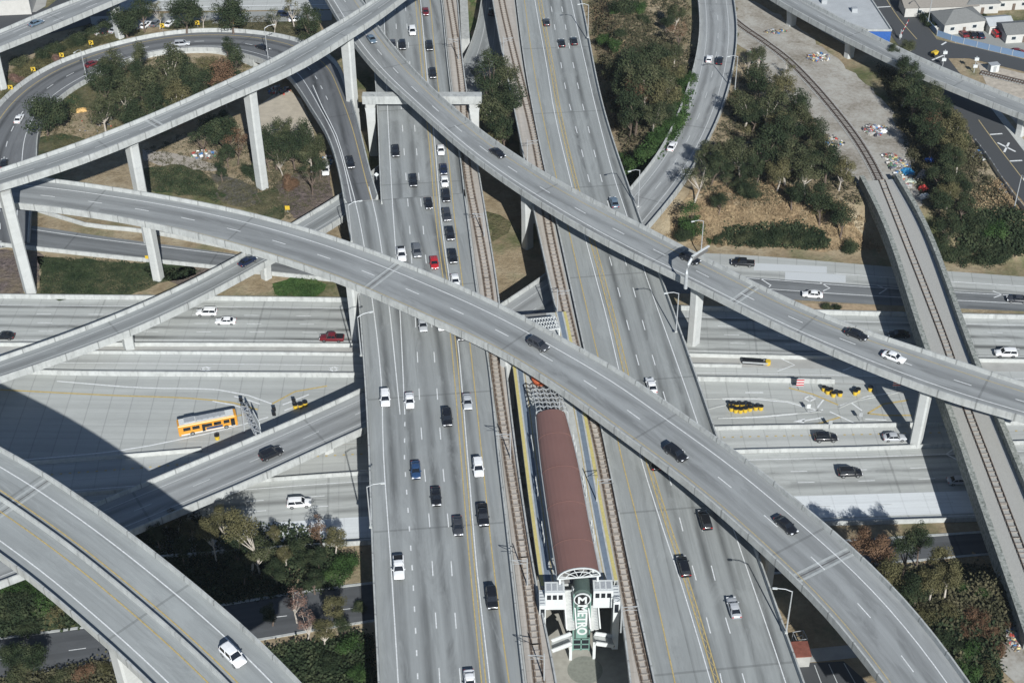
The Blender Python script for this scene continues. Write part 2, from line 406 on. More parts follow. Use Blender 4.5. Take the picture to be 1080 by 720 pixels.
# ------------------------------------------------------------------ ground level sheets
def pl_road(name, top, bot, mat, z=.02, step=6, kind='structure', inset=0.0, sm=2):
    dk = Deck(top, bot, 0.0, step, sm); o = road_surface(dk, mat, None, z, inset, name); tag(o, kind=kind); return dk, o
def drape(name, px, mat, dz=.06, sub=3.0, kind='structure', label=None, cat=None, wob=0.0):
    """irregular patch on the terrain from pixel outline"""
    P = [G(*p) for p in px]; P.append(P[0]); Q = crom(P, sub)[:-1] if wob else [p for a, b in zip(P, P[1:]) for p in [a.lerp(b, k/max(1, int((b-a).length/sub))) for k in range(max(1, int((b-a).length/sub)))]]
    if wob: Q = [p+Vector((rnd.uniform(-wob, wob), rnd.uniform(-wob, wob), 0)) for p in Q]
    bm = bmesh.new(); vs = [bm.verts.new((p.x, p.y, 0)) for p in Q]; f = bm.faces.new(vs)
    bmesh.ops.triangulate(bm, faces=[f])
    for _ in range(3):
        es = [e for e in bm.edges if e.calc_length() > 5.0]
        if not es: break
        bmesh.ops.subdivide_edges(bm, edges=es, cuts=1); bmesh.ops.triangulate(bm, faces=bm.faces)
    bm.normal_update()
    if sum(f.normal.z for f in bm.faces) < 0: bmesh.ops.reverse_faces(bm, faces=bm.faces)
    for v in bm.verts: v.co.z = terr(v.co.x, v.co.y)+dz
    uv = bm.loops.layers.uv.new('UVMap')
    for f in bm.faces:
        for l in f.loops: l[uv].uv = (l.vert.co.x, l.vert.co.y)
    me = bpy.data.meshes.new(name); bm.to_mesh(me); bm.free(); me.materials.append(mat)
    o = obj(name, me); tag(o, label, cat, None, kind); return o
M['fwy'] = road_mat('freeway_concrete', (.37, .385, .37), 3.75, 1.6, .95, patch=.10, grain=.6, jdark=.22)
M['fwy2'] = road_mat('freeway_concrete_plain', (.41, .425, .41), 5.0, .5, .30, patch=.10, grain=.6, jdark=.22)
M['fwyS'] = road_mat('freeway_concrete_south', (.385, .40, .385), 3.75, .6, .7, patch=.12, grain=.6, jdark=.18)
M['plaza'] = road_mat('plaza_concrete', (.37, .385, .37), 4.2, 0, .12, patch=.14, grain=.6, jdark=.3)
M['bright'] = road_mat('new_concrete', (.58, .61, .62), 4.2, 0, .05, patch=.05, grain=.5, jdark=.15)
M['asph'] = road_mat('asphalt', (.085, .09, .095), 3.6, .8, .25, joint=0, patch=.15, grain=1)
M['asphl'] = road_mat('worn_asphalt', (.165, .175, .18), 3.8, .6, .5, joint=0, patch=.18, grain=1)
M['pad'] = simple('old_shoulder_concrete', (.36, .36, .34), .12, .5, stain=.4)
X0, X1 = -70, 1150
def yl(P): # extend polyline to both frame sides
    (a, b), (c, d) = P[0], P[1]; (e, f), (g, h) = P[-2], P[-1]
    out = list(P)
    if a > X0: out = [(X0, b+(d-b)/(c-a)*(X0-a))]+out
    if g < X1: out = out+[(X1, h+(h-f)/(g-e)*(X1-g))]
    return out
A0 = yl([(0, 314), (375, 318), (560, 322), (743, 327), (907, 332), (1080, 336)])        # north edge of the freeway
A1 = yl([(0, 363.5), (375, 364.5), (560, 369), (740, 375), (1080, 381)])                # median of the north roadway
A2 = yl([(0, 371), (375, 374), (560, 379), (740, 385.5), (1080, 391)])
A3 = yl([(0, 393), (90, 395), (220, 396), (375, 397), (560, 399), (740, 401), (900, 404), (1080, 408)])
A4 = yl([(0, 492), (160, 480), (213, 475.5), (750, 453), (900, 450), (1080, 447)])
A5 = yl([(100, 521), (285, 507), (340, 503), (750, 478.5), (900, 474.5), (1080, 468)])
A6 = yl([(0, 604), (330, 577), (750, 557), (960, 551), (1080, 547)])
def sub(P, dy): return [(x, y+dy) for x, y in P]
mbp = MB()
pad, _ = pl_road('freeway_shoulder', A0, A6, M['pad'], .01)
NR, oN = pl_road('freeway_north_roadway', A0, A1, M['fwy'], .03)
HS, oH = pl_road('freeway_ramp_strip', sub(A2, 1), A3, M['fwy2'], .03)
PZ, oP = pl_road('bus_plaza', sub(A3, 1), A4, M['plaza'], .03)
HV, oV = pl_road('carpool_strip', sub(A4, 1), A5, M['fwy2'], .03)
SR, oS = pl_road('freeway_south_roadway', sub(A5, 1), A6, M['fwyS'], .03)
def paint(pxs, mat, w=.2, dash=None, gap=None, z=0.0, parent=None, dz=.07, name='lane_marking', step=4, closed=False):
    mb = MB(); fz = z if callable(z) else (lambda p: z)
    for P in pxs:
        lines(mb, crom([U(x, y, fz((x, y))) for x, y in P], step), w, dash, gap, 0, dz)
    o = mb.build(name, mat, parent)
    if parent: o.location = -parent.location
    else: tag(o, kind='structure')
    return o
# north roadway lane lines, dashes between four lanes
def mid(P, Q, f, ext=True):
    out = []
    for x, y in P: out.append((x, y*(1-f)+interp(x, Q)*f))
    return out
paint([mid(A0, A1, .16), mid(A0, A1, .90)], M['white_paint'], .16, parent=oN)
paint([mid(A0, A1, f) for f in (.345, .53, .715)], M['white_paint'], .17, 3.4, 8.8, parent=oN)
paint([mid(A2, A3, .5)], M['white_paint'], .2, parent=oH)
paint([mid(A4, A5, .85)], M['white_paint'], .2, parent=oV)
paint([mid(A4, A5, .34)], M['yellow_paint'], .35, .5, 1.3, parent=oV)
paint([mid(A5, A6, .10), mid(A5, A6, .93)], M['white_paint'], .2, parent=oS)
paint([mid(A5, A6, f) for f in (.27, .42)], M['white_paint'], .2, 3.4, 8.8, parent=oS)
BR, oB = pl_road('new_concrete_lane', mid(A5, A6, .60), mid(A5, A6, .90), M['bright'], .06)
paint([mid(A5, A6, .75)], M['worn_white'], .18, 3.4, 8.8, parent=oB, dz=.1)
# chevrons / gore paint right hand side
paint([[(820, 376.5), (838, 385), (820, 391.5)], [(895, 376), (903.5, 385), (889, 391)], [(1000, 468), (1015, 478)], [(998, 479), (1012, 486)], [(1013, 468), (998, 479)]], M['white_paint'], .32, parent=oH, dz=.08)
# ---- plaza: islands and curving lines
cr = M['white_paint']
paint([[(60, 402), (150, 409), (230, 411), (262, 417), (287, 426)], [(247, 418), (262, 422), (274, 426)], [(224, 423), (245, 427), (260, 431)],
       [(298, 427), (326, 416)], [(300, 433), (320, 425)], [(0, 487), (127, 475), (187, 464), (240, 452), (283, 440)],
       [(762, 421), (797, 421), (830, 424), (852, 430), (866, 434)], [(757, 441), (800, 440), (835, 437), (868, 432)],
       [(862, 430), (869, 421)], [(898, 425), (909, 433)], [(886, 428), (915, 418), (950, 413)], [(912, 442), (935, 443)], [(786, 414), (805, 414)],
       [(875, 434), (903, 447)]], cr, .34, parent=oP, dz=.06)
paint([[(0, 411), (120, 417), (200, 420), (247, 425), (272, 432)], [(287, 426), (311, 413), (345, 407)], [(832, 409), (858, 416), (884, 427)], [(838, 451), (866, 446), (886, 440)],
       [(915, 436), (932, 426), (958, 422)], [(915, 436), (935, 438), (962, 438)], [(240, 441), (262, 436)]], M['yellow_paint'], .42, parent=oP, dz=.06)
mb = MB()
for a, b, c in (((836, 444.5), (849, 441), (848, 446)),): mb.face([U(*a, .1), U(*c, .1), U(*b, .1)])
mb.bar(U(846, 443.8, .09), U(868, 440, .09), .35, .02)
def diamond(cx, cy, w, h, t=.35, z=.1):
    P = [(cx-w, cy), (cx, cy-h), (cx+w, cy), (cx, cy+h)]
    for a, b in zip(P, P[1:]+P[:1]): mb.bar(U(*a, z), U(*b, z), t, .02)
diamond(854, 420, 6, 3); diamond(1061, 160, 0.01, .01)
for cx in (217, 352): diamond(cx, 389, 5.2, 2.2, .45)
add = mb.build('pavement_symbol', M['white_paint'], oP)
# painted islands and plaza raised kerbs
def kerb(name, pts, h=.15, w=.3, mat='parapet', z=0.0, closed=False):
    P = crom([U(x, y, z) for x, y in pts], 2.5); mb = MB()
    for a, b in zip(P, P[1:]): mb.bar(a+Vector((0, 0, h/2)), b+Vector((0, 0, h/2)), w, h)
    return mb.build(name, M[mat])
for pts in ([(740, 421), (797, 419.5), (832, 423), (866, 433.5), (835, 436), (800, 439), (757, 441)], [(885, 430), (905, 422), (935, 416.5), (955, 412)], [(745, 432), (756, 429), (766, 427)]):
    tag(kerb('kerb', pts), kind='structure')
# barriers along the freeway lines
def barrier(px, label, h=.95, w=.55, z=0.0, mat='parapet', name='concrete_barrier', step=6, fence=False, zf=None):
    P = crom([U(x, y, z) if zf is None else G(x, y) for x, y in px], step); c = P[len(P)//2].copy(); rows = []
    for i, p in enumerate(P):
        t = P[min(i+1, len(P)-1)]-P[max(i-1, 0)]; t.z = 0; t.normalize(); n = Vector((-t.y, t.x, 0))
        rows.append([p-c+n*a+Vector((0, 0, b)) for a, b in ((w/2, -.1), (w/2, .15), (w*.22, h), (-w*.22, h), (-w/2, .15), (-w/2, -.1))])
    mb = MB(); mb.grid(rows); mb.face(rows[0]); mb.face(rows[-1][::-1]); o = mb.build(name, M[mat]); o.location = c
    tag(o, label, 'barrier')
    return o
def cut(P, a, b): return [(a, interp(a, P))]+[p for p in P if a < p[0] < b]+[(b, interp(b, P))]
barrier(A0, 'pale concrete barrier along the far side of the ground level freeway', 1.1, .8)
barrier(sub(A1, 1), 'dark topped concrete barrier beside the north roadway lanes', .9, .5, mat='conc')
barrier(cut(sub(A2, .5), 85, 782), 'low white barrier starting under the narrow ramp, north of the arrow lane', .7, .7)
barrier(cut(A3, 20, 395), 'long pale barrier between the diamond lane and the bus plaza', 1.1, .8)
barrier(cut(A3, 700, 880), 'pale barrier behind the black and yellow barrel clusters', 1.1, .8)
barrier(cut(A4, -70, 213), 'thin dark barrier south of the orange bus', .9, .5, mat='conc')
barrier(cut(A4, 640, 1150), 'barrier between the painted islands and the yellow dotted lane', .9, .6)
barrier(A5, 'concrete barrier between the dotted carpool lane and the south roadway', .9, .5)
barrier(A6, 'concrete barrier on the near side of the ground level freeway', 1.0, .5)
# ---- other ground roads
FR, oF = pl_road('frontage_street', [(-70, 683), (0, 673), (90, 661), (240, 637), (333, 622), (560, 597), (800, 576), (975, 565), (1150, 553)],
                 [(-70, 727), (0, 716), (113, 697), (250, 678), (390, 655), (600, 627), (800, 606), (1000, 588), (1150, 575)], M['asph'], .02)
paint([[(0, 695), (113, 680), (240, 657), (390, 639), (560, 613), (800, 592), (1000, 577)]], M['white_paint'], .15, 3, 9, parent=oF)
for pts in ([(-70, 683), (0, 673), (90, 661), (240, 637), (333, 622), (560, 597), (800, 576), (975, 565), (1150, 553)], [(-70, 727), (0, 716), (113, 697), (250, 678), (390, 655), (600, 627), (800, 606), (1000, 588), (1150, 575)]):
    tag(kerb('kerb', pts, .15, .5), kind='structure')
MR, oM = pl_road('entrance_ramp_road', [(-70, 222), (0, 233), (40, 239), (110, 250), (200, 261), (260, 270), (420, 289)], [(-70, 250), (0, 259), (100, 270), (217, 282), (260, 287), (420, 303)], M['asphl'], .03)
paint([[(-70, 226), (27, 241), (110, 253), (233, 268), (420, 293)]], M['white_paint'], .2, parent=oM)
barrier([(-70, 250), (0, 259), (100, 270), (217, 282), (260, 287), (420, 303)], 'pale barrier along the near side of the curved asphalt entrance ramp', 1.0, .8)
barrier([(40, 223), (60, 229), (90, 238), (160, 246), (253, 265)], 'curved white barrier just below the wide middle flyover at left', 1.0, .6)
ER, oE = pl_road('exit_ramp_road', [(600, 262), (700, 266), (790, 268), (870, 276), (1000, 286), (1150, 297)], [(600, 305), (700, 308), (800, 314), (880, 319), (1000, 325), (1150, 331)], M['asphl'], .02)
E1 = [(600, 262), (700, 266), (790, 268), (870, 276), (1000, 286), (1150, 297)]; E2 = [(600, 305), (700, 308), (800, 314), (880, 319), (1000, 325), (1150, 331)]
_, oE2 = pl_road('exit_ramp_shoulder', E1, mid(E1, E2, .30), M['plaza'], .04)
_, oE3 = pl_road('exit_ramp_lane', mid(E1, E2, .30), mid(E1, E2, .52), M['fwyS'], .04)
for P in (([(795, 277.5), (830, 279), (872, 281), (872, 288), (830, 286), (795, 285)]), ([(828, 286.5), (872, 288.5), (892, 290), (892, 298), (828, 295)])):
    mb = MB(); mb.face([U(*p, .06) for p in P[::-1]]); tag(mb.build('concrete_patch', M['bright']), kind='structure')
paint([cut(mid(E1, E2, .56), 740, 1150), cut(mid(E1, E2, .78), 780, 1150), cut(mid(E1, E2, .28), 880, 1150)], M['white_paint'], .22, parent=oE)
paint([[(802, 294), (813, 301), (811, 303)], [(865, 298), (875, 304), (868, 307)], [(925, 301), (935, 305), (927, 310)], [(1047, 307), (1057, 311), (1048, 314)]], M['white_paint'], .32, parent=oE)
# far west/north streets
def flat_poly(name, px, mat, dz, z=0.0, kind='structure'):
    mb = MB(); mb.face([U(x, y, z)+Vector((0, 0, dz)) for x, y in px][::-1]); return tag(mb.build(name, mat), kind=kind)
flat_poly('street', [(-60, 12), (20, 16), (50, 8), (75, -12), (120, -40), (360, -40), (360, 4), (170, 8), (60, 34), (-60, 60)], M['asph'], .03)
_, oST = pl_road('service_street', [(120, -14), (200, -16), (360, -20)], [(120, 12), (200, 12), (360, 10)], M['fwy2'], .05)
paint([[(160, 9), (230, 7), (360, 5)], [(160, 1), (230, 0), (360, -4)]], M['white_paint'], .5, parent=oST)
flat_poly('parking_lot', [(95, 18), (185, 14), (350, 11), (350, 22), (250, 24), (160, 29), (100, 40)], M['plaza'], .05)
flat_poly('sidewalk', [(-60, 0), (-60, 13), (18, 15), (38, 13), (48, 7), (52, -12)], M['pad'], .06)
# NE street grid on the plateau
Z = ZP
flat_poly('street', [(917, -3), (953, -3), (975, 24), (988, 42), (1030, 51), (1080, 63), (1160, 82), (1160, 96), (1080, 76), (1022, 62), (1000, 62), (1010, 75), (1040, 108), (1080, 158), (1160, 250), (1160, 330), (1080, 214), (1045, 172), (1028, 150), (1010, 120), (990, 95), (960, 66), (940, 38)], M['asph'], .10, Z)
flat_poly('dirt_lot', [(1030, 66), (1080, 78), (1160, 97), (1160, 160), (1080, 140), (1045, 100)], simple('pale_dirt', (.40, .36, .30), .2, .7), .06, Z)
flat_poly('sidewalk', [(1040, 108), (1047, 108), (1088, 158), (1160, 240), (1160, 252), (1080, 160)], M['conc'], .13, Z)
flat_poly('parking_lot', [(953, -6), (962, -6), (985, 26), (1005, 30), (1160, 46), (1160, 80), (1080, 61), (1032, 48), (992, 39)], M['plaza'], .08, Z)
paint([[(933, -3), (948, 20), (967, 42)], [(1032, 127), (1045, 145), (1077, 187), (1110, 230)]], M['worn_yellow'], .22, z=Z, dz=.14)
paint([[(924, 8.5), (940, 7.5)], [(1044, 142.5), (1057, 141.5)], [(1064, 170.5), (1078, 169.8)], [(983, 64), (995, 59)], [(993, 48), (998, 45)], [(1052, 151), (1071, 160.5)], [(1059, 161), (1064, 151)]], M['white_paint'], .55, z=Z, dz=.14)
paint([[(995, 14), (1010, 50)], [(1052, 122), (1092, 178)]], M['worn_white'], .15, z=Z, dz=.02)
# rail line ground approach + ballast/dirt track bed
m, t, b = new_mat('track_side_dirt', .95, .1); p = pos(t); n1 = nz(t, p, .12, 8, .68); n2 = nz(t, p, 1.1, 8, .72)
c = ramp(t, mth(t, 'ADD', mth(t, 'MULTIPLY', n1, .6), mth(t, 'MULTIPLY', n2, .4)), [(.36, (.17, .15, .115)), (.47, (.29, .27, .235)), (.56, (.36, .35, .315)), (.68, (.43, .42, .385))]); t.links.new(c, b.inputs['Base Color']); M['dirtroad'] = m
drape('dirt_track', [(776, -4), (805, 5), (850, 36), (895, 72), (935, 112), (962, 165), (975, 215), (940, 240), (917, 222), (905, 195), (880, 160), (850, 120), (815, 85), (780, 45)], M['dirtroad'], .07, 3, wob=1.1)
# courtyard in loop & under station
drape('dirt_yard', [(262, 130), (272, 112), (300, 92), (318, 105), (330, 135), (334, 160), (300, 158), (275, 150)], simple('pale_sand', (.40, .36, .29), .12, .5), .05, 4)
drape('dirt_path', [(150, 158), (185, 163), (225, 172), (240, 178), (222, 181), (180, 176), (150, 168)], simple('grey_dirt', (.33, .30, .26), .15, .8), .05, 3, wob=.4)
def ivy(name, px, col, lab=None):
    o = drape(name, px, IV[col], .09, 2.5, 'stuff', wob=1.2); o['label'] = lab or 'low green ground cover'; return o
IV = {}
for k, c in (('green', (.045, .070, .03)), ('olive', (.10, .105, .05)), ('mauve', (.16, .13, .12)), ('grey', (.12, .115, .095)), ('vivid', (.06, .12, .03)), ('tan', (.34, .25, .15)), ('deep', (.03, .05, .025))):
    m, t, b = new_mat('ground_cover_'+k, .9, .15); p = pos(t); f = nz(t, p, .9, 7, .7); g = nz(t, p, .12, 4, .6)
    cc = ramp(t, f, [(.3, tuple(x*.5 for x in c)), (.55, c), (.75, tuple(x*1.7 for x in c))]); cc = mixc(t, ramp(t, g, [(.45, (0, 0, 0)), (.65, (.6,)*3)]), cc, (.22, .18, .11))
    t.links.new(cc, b.inputs['Base Color']); bp = t.nodes.new('ShaderNodeBump'); bp.inputs['Strength'].default_value = 1; bp.inputs['Distance'].default_value = .8; t.links.new(f, bp.inputs['Height']); t.links.new(bp.outputs[0], b.inputs['Normal']); IV[k] = m
ivy('ground_cover', [(35, 150), (60, 142), (95, 150), (110, 165), (60, 168), (36, 165)], 'green', 'dark ivy patch inside the loop beside the curved wall')
ivy('ground_cover', [(60, 105), (75, 92), (100, 84), (125, 95), (105, 115), (70, 118)], 'green', 'dark ivy slope left of the loop trees')
ivy('ground_cover', [(150, 178), (190, 176), (225, 190), (235, 212), (200, 208), (160, 200)], 'green', 'ivy patch between the two far flyovers')
ivy('ground_cover', [(270, 205), (295, 198), (303, 222), (300, 232), (270, 226)], 'green', 'ivy patch by the yellow marker')
ivy('ground_cover', [(225, 185), (265, 195), (275, 215), (240, 215)], 'grey', 'greyish scrub between ivy patches')
ivy('ground_cover', [(290, 190), (340, 180), (352, 212), (310, 232), (300, 215)], 'mauve', 'dry brown weeds beside the narrow ramp')
ivy('ground_cover', [(0, 262), (40, 266), (36, 300), (20, 314), (0, 313)], 'mauve', 'purplish dry slope at the left edge')
ivy('ground_cover', [(42, 272), (120, 275), (210, 285), (165, 300), (130, 312), (44, 312)], 'green', 'dark green verge between entrance ramp and freeway')
ivy('ground_cover', [(150, 280), (240, 286), (215, 296), (170, 296)], 'mauve', 'mauve weeds on the verge below the entrance ramp')
ivy('ground_cover', [(288, 302), (318, 290), (342, 300), (330, 314), (292, 312)], 'vivid', 'bright green weeds on the verge by the freeway')
ivy('ground_cover', [(0, 85), (60, 48), (130, 28), (150, 35), (100, 50), (40, 82), (5, 112)], 'olive', 'green verge outside the loop under the yellow signs')
ivy('ground_cover', [(160, 28), (330, 18), (330, 40), (240, 29), (180, 31)], 'olive', 'grassy verge above the top of the loop')
ivy('ground_cover', [(655, 190), (672, 170), (700, 140), (720, 105), (732, 90), (715, 140), (690, 180), (668, 200)], 'vivid', 'bright green hedge bank beside the curved ramp')
ivy('ground_cover', [(712, 215), (760, 190), (830, 205), (900, 240), (930, 265), (830, 262), (740, 258), (705, 250)], 'tan', 'dry tan grass slope above the freeway')
ivy('ground_cover', [(620, 5), (650, 0), (665, 35), (650, 60), (632, 40)], 'tan', 'dry tan grass beside the far right roadway')
ivy('ground_cover', [(497, 0), (502, 0), (500, 32), (489, 60), (488, 30)], 'vivid', 'thin bright green strip between the track deck and connector')
ivy('ground_cover', [(515, 225), (530, 225), (535, 250), (519, 254)], 'olive', 'grass seen through the gap between the track decks')
ivy('ground_cover', [(1020, 205), (1058, 190), (1078, 250), (1050, 262), (1018, 250)], 'tan', 'dry grass slope beside the crossing street')
ivy('ground_cover', [(975, 590), (1030, 585), (1050, 640), (1000, 655), (950, 640)], 'tan', 'dry grass behind the brown bush')
flat_poly('dirt_verge', [(840, 320), (900, 321), (940, 324), (940, 329), (860, 329)], simple('verge_dirt', (.34, .26, .17), .2, 1), .05)
flat_poly('parking_lot', [(835, 700), (890, 697), (960, 760), (820, 760)], M['asph'], .05)
flat_poly('sidewalk', [(833, 686), (895, 680), (915, 692), (838, 700)], M['pad'], .06)
paint([[(859, 701), (868, 725)], [(874, 700), (884, 722)], [(890, 699), (903, 722)]], M['worn_white'], .15)
flat_poly('dirt_lot', [(1035, 640), (1062, 636), (1085, 700), (1080, 730), (1050, 700)], M['dirtroad'], .12, Z)
flat_poly('station_forecourt', [(560, 560), (680, 555), (700, 760), (560, 760)], simple('forecourt_paving', (.33, .32, .28), .12, .8), .05)
# ------------------------------------------------------------------ elevated roads
M['dk'] = road_mat('viaduct_concrete_left', (.262, .277, .275), 3.9, 2.6, .75, 2.0, 22, patch=.10, joint=0, grain=.6, soft=.02)
M['dkR'] = road_mat('viaduct_concrete_right', (.265, .28, .275), 3.75, 1.0, .75, 7, 23, patch=.12, joint=0, grain=.7)
M['fly'] = road_mat('flyover_concrete', (.262, .275, .275), 3.8, 2.9, .42, 2.4, 11.3, patch=.12, joint=0, grain=.6, soft=.1)
M['flyN'] = road_mat('flyover_concrete_narrow', (.262, .278, .278), 4.2, 1.9, .5, 1.2, 7, patch=.12, joint=0, grain=.6, soft=.1)
M['flyS'] = road_mat('flyover_concrete_pale', (.285, .303, .300), 5, 0, .10, patch=.12, joint=0, grain=.6)
M['flyS'].name = 'flyover_concrete_double'
M['ramp'] = road_mat('ramp_surface', (.145, .152, .158), 3.9, 2.6, .8, 2, 9.5, patch=.15, joint=0, grain=.7)
M['rampc'] = road_mat('ramp_concrete', (.275, .288, .288), 3.7, 2.0, .6, 2, 9.4, patch=.12, joint=0, grain=.7)
ZV = 12.0
# 1 far straight flyover (highest, left)
F0 = Deck([(-60, 202), (0, 181), (63, 161), (150, 128), (233, 91), (283, 68), (330, 41), (360, 25), (393, 3), (440, -27), (500, -66)],
          [(-60, 216), (0, 199), (67, 178), (147, 147), (257, 98), (317, 73), (370, 38), (400, 21), (425, -1), (475, -33), (540, -75)], 31)
r0 = viaduct('flyover_bridge', 'topmost narrow flyover slanting from the left edge up to the top, one car-free lane', 'bridge', F0, M['flyN'], 2.0, 1.8)
mb = MB(); fline(F0, mb, .16, .15); fline(F0, mb, .50, .15, 9, 3); fline(F0, mb, .84, .15); add_child(mb, 'lane_marking', M['worn_white'], r0)
joint(F0, r0, (155, 132))
column(F0, r0, top=(262, 86), girder=2, w=2.9, t=2.4, flare=1.35)
for b in ((36, 313),): column(F0, r0, b, girder=2, w=2.9, t=2.4, flare=1.35)
column(F0, r0, top=(365, 31), girder=2, w=2.9, t=2.4, flare=1.3)
column(F0, r0, top=(136, 141), girder=2, w=2.9, t=2.4, flare=1.35)
# 2 middle flyover
F1 = Deck([(-60, 185), (0, 187), (55, 191), (115, 200), (150, 205), (180, 210), (247, 223), (313, 240), (360, 255), (427, 280), (527, 323), (593, 360), (660, 396), (720, 440), (783, 483), (863, 550), (907, 586), (987, 672), (1023, 724), (1060, 780)],
          [(-60, 214), (0, 216), (20, 217), (83, 225), (150, 236), (260, 264), (360, 297), (443, 334), (527, 372), (593, 414), (660, 464), (720, 507), (800, 577), (870, 644), (927, 717), (965, 770)], 20)
r1 = viaduct('flyover_bridge', 'wide two lane flyover crossing the whole picture from left to bottom right', 'bridge', F1, M['fly'], 2.0, 2.4)
mb = MB(); fline(F1, mb, .235, .2); fline(F1, mb, .53, .19, 3.6, 8.6); add_child(mb, 'lane_marking', M['white_paint'], r1)
mb = MB(); fline(F1, mb, .885, .17); add_child(mb, 'yellow_line', M['worn_yellow'], r1)
for p in ((395, 290), (862, 605)): joint(F1, r1, p)
for b in ((153, 220), (370, 281)): column(F1, r1, top=b, girder=2)
for p in ((545, 350), (808, 545), (960, 690)): column(F1, r1, i=F1.at(U(*p, 20)), girder=2)
# 3 right hand flyover
F2 = Deck([(340, -40), (384, 3), (397, 28), (427, 65), (450, 90), (483, 120), (520, 150), (593, 196), (677, 240), (740, 273), (820, 313), (887, 343), (973, 371), (1080, 407), (1170, 434)],
          [(322, -40), (345, 3), (370, 43), (397, 77), (427, 104), (507, 174), (600, 235), (660, 268), (720, 296), (820, 347), (920, 390), (987, 417), (1080, 443), (1170, 468)], 19)
r2 = viaduct('flyover_bridge', 'long two lane flyover running from the top left corner down to the right edge', 'bridge', F2, M['fly'], 2.0, 2.2)
mb = MB(); fline(F2, mb, .77, .2); fline(F2, mb, .47, .19, 3.6, 8.6, phase=4); add_child(mb, 'lane_marking', M['white_paint'], r2)
mb = MB(); fline(F2, mb, .19, .17); add_child(mb, 'yellow_line', M['worn_yellow'], r2)
joint(F2, r2, (781, 305))
for b in ((556, 191), (737, 289), (981, 393)): column(F2, r2, top=b, girder=2)
mb = MB()   # straddle bent over the freeway deck
zc = 17.0; a = U(382, 99, zc); b = U(508, 99, zc); a.z = b.z = 15.7; mb.bar(a, b, 2.6, 2.3); add_child(mb, 'bent_cap', M['parapet'], r2)
mb = MB()
for px in ((390, 103), (500, 103)):
    c = U(*px, zc); rows = []
    for z, w in ((-.5, 1.1), (8, 1.1), (13, 1.2), (14.6, 1.4)): rows.append([Vector((c.x+p*w, c.y+q*1.3, z)) for p, q in ((1, 1), (-1, 1), (-1, -1), (1, -1))])
    mc = MB(); mc.grid(rows, close=True); add_child(mc, 'column', M['column'], r2)
# 4 bottom left double flyover
FS = Deck([(-300, 330), (-180, 378), (-60, 444), (20, 484), (67, 514), (133, 561), (200, 614), (267, 671), (320, 724), (360, 770)],
          [(-300, 430), (-180, 472), (-60, 545), (0, 588), (33, 611), (83, 655), (133, 698), (153, 718), (200, 765)], 34)
rS = viaduct('flyover_bridge', 'broad pale double carriageway bridge curving across the bottom left corner', 'bridge', FS, M['flyS'], 2.2, 2.4)
mb = MB(); fline(FS, mb, .18, .22); fline(FS, mb, .86, .22); add_child(mb, 'lane_marking', M['white_paint'], rS)
mb = MB(); fline(FS, mb, .41, .2); fline(FS, mb, .605, .2); add_child(mb, 'yellow_line', M['yellow_paint'], rS)
mb = MB(); rows = []
for i in range(FS.n):
    w = 2*FS.hw[i]; rows.append([FS.pt(i, w*.49+a, b) for a, b in ((-.3, 0), (-.12, .9), (.12, .9), (.3, 0))])
mb.grid(rows); add_child(mb, 'median_barrier', M['parapet'], rS)
joint(FS, rS, (28, 512)); column(FS, rS, i=FS.at(U(150, 645, 34)), off=13, girder=2.2, w=3, t=2.4); column(FS, rS, i=FS.at(U(110, 610, 34)), girder=2.2, w=3)
# 5 top left and top right flyovers
FJ = Deck([(-60, 58), (0, 35), (50, 13), (80, 2), (115, -12), (180, -40)], [(-60, 76), (0, 53), (67, 26), (133, -2), (200, -30), (260, -55)], 14)
rJ = viaduct('flyover_bridge', 'short stretch of flyover crossing the top left corner', 'bridge', FJ, M['fly'], 1.9)
mb = MB(); fline(FJ, mb, .3, .18, 5, 7); fline(FJ, mb, .62, .18, 4, 8); fline(FJ, mb, .15, .15); add_child(mb, 'lane_marking', M['white_paint'], rJ)
column(FJ, rJ, i=FJ.at(U(-2, 45, 14)), girder=1.9); column(FJ, rJ, i=FJ.at(U(125, 0, 14)), girder=1.9)
FK = Deck([(760, -60), (847, 1), (900, 29), (940, 49), (973, 65), (1020, 85), (1080, 109), (1160, 140)], [(730, -60), (780, -24), (810, -3), (853, 22), (907, 50), (973, 82), (1040, 109), (1080, 125), (1160, 155)], 14)
rK = viaduct('flyover_bridge', 'flyover crossing the top right corner above the dirt lot', 'bridge', FK, M['fly'], 1.7, 1.8)
mb = MB(); fline(FK, mb, .42, .18, 3.6, 8.6); fline(FK, mb, .86, .18); fline(FK, mb, .10, .15); add_child(mb, 'lane_marking', M['worn_white'], rK)
for p in ((833, 6), (897, 38), (1076, 117), (975, 73)): column(FK, rK, i=FK.at(U(*p, 14)), z0=5, girder=1.7)
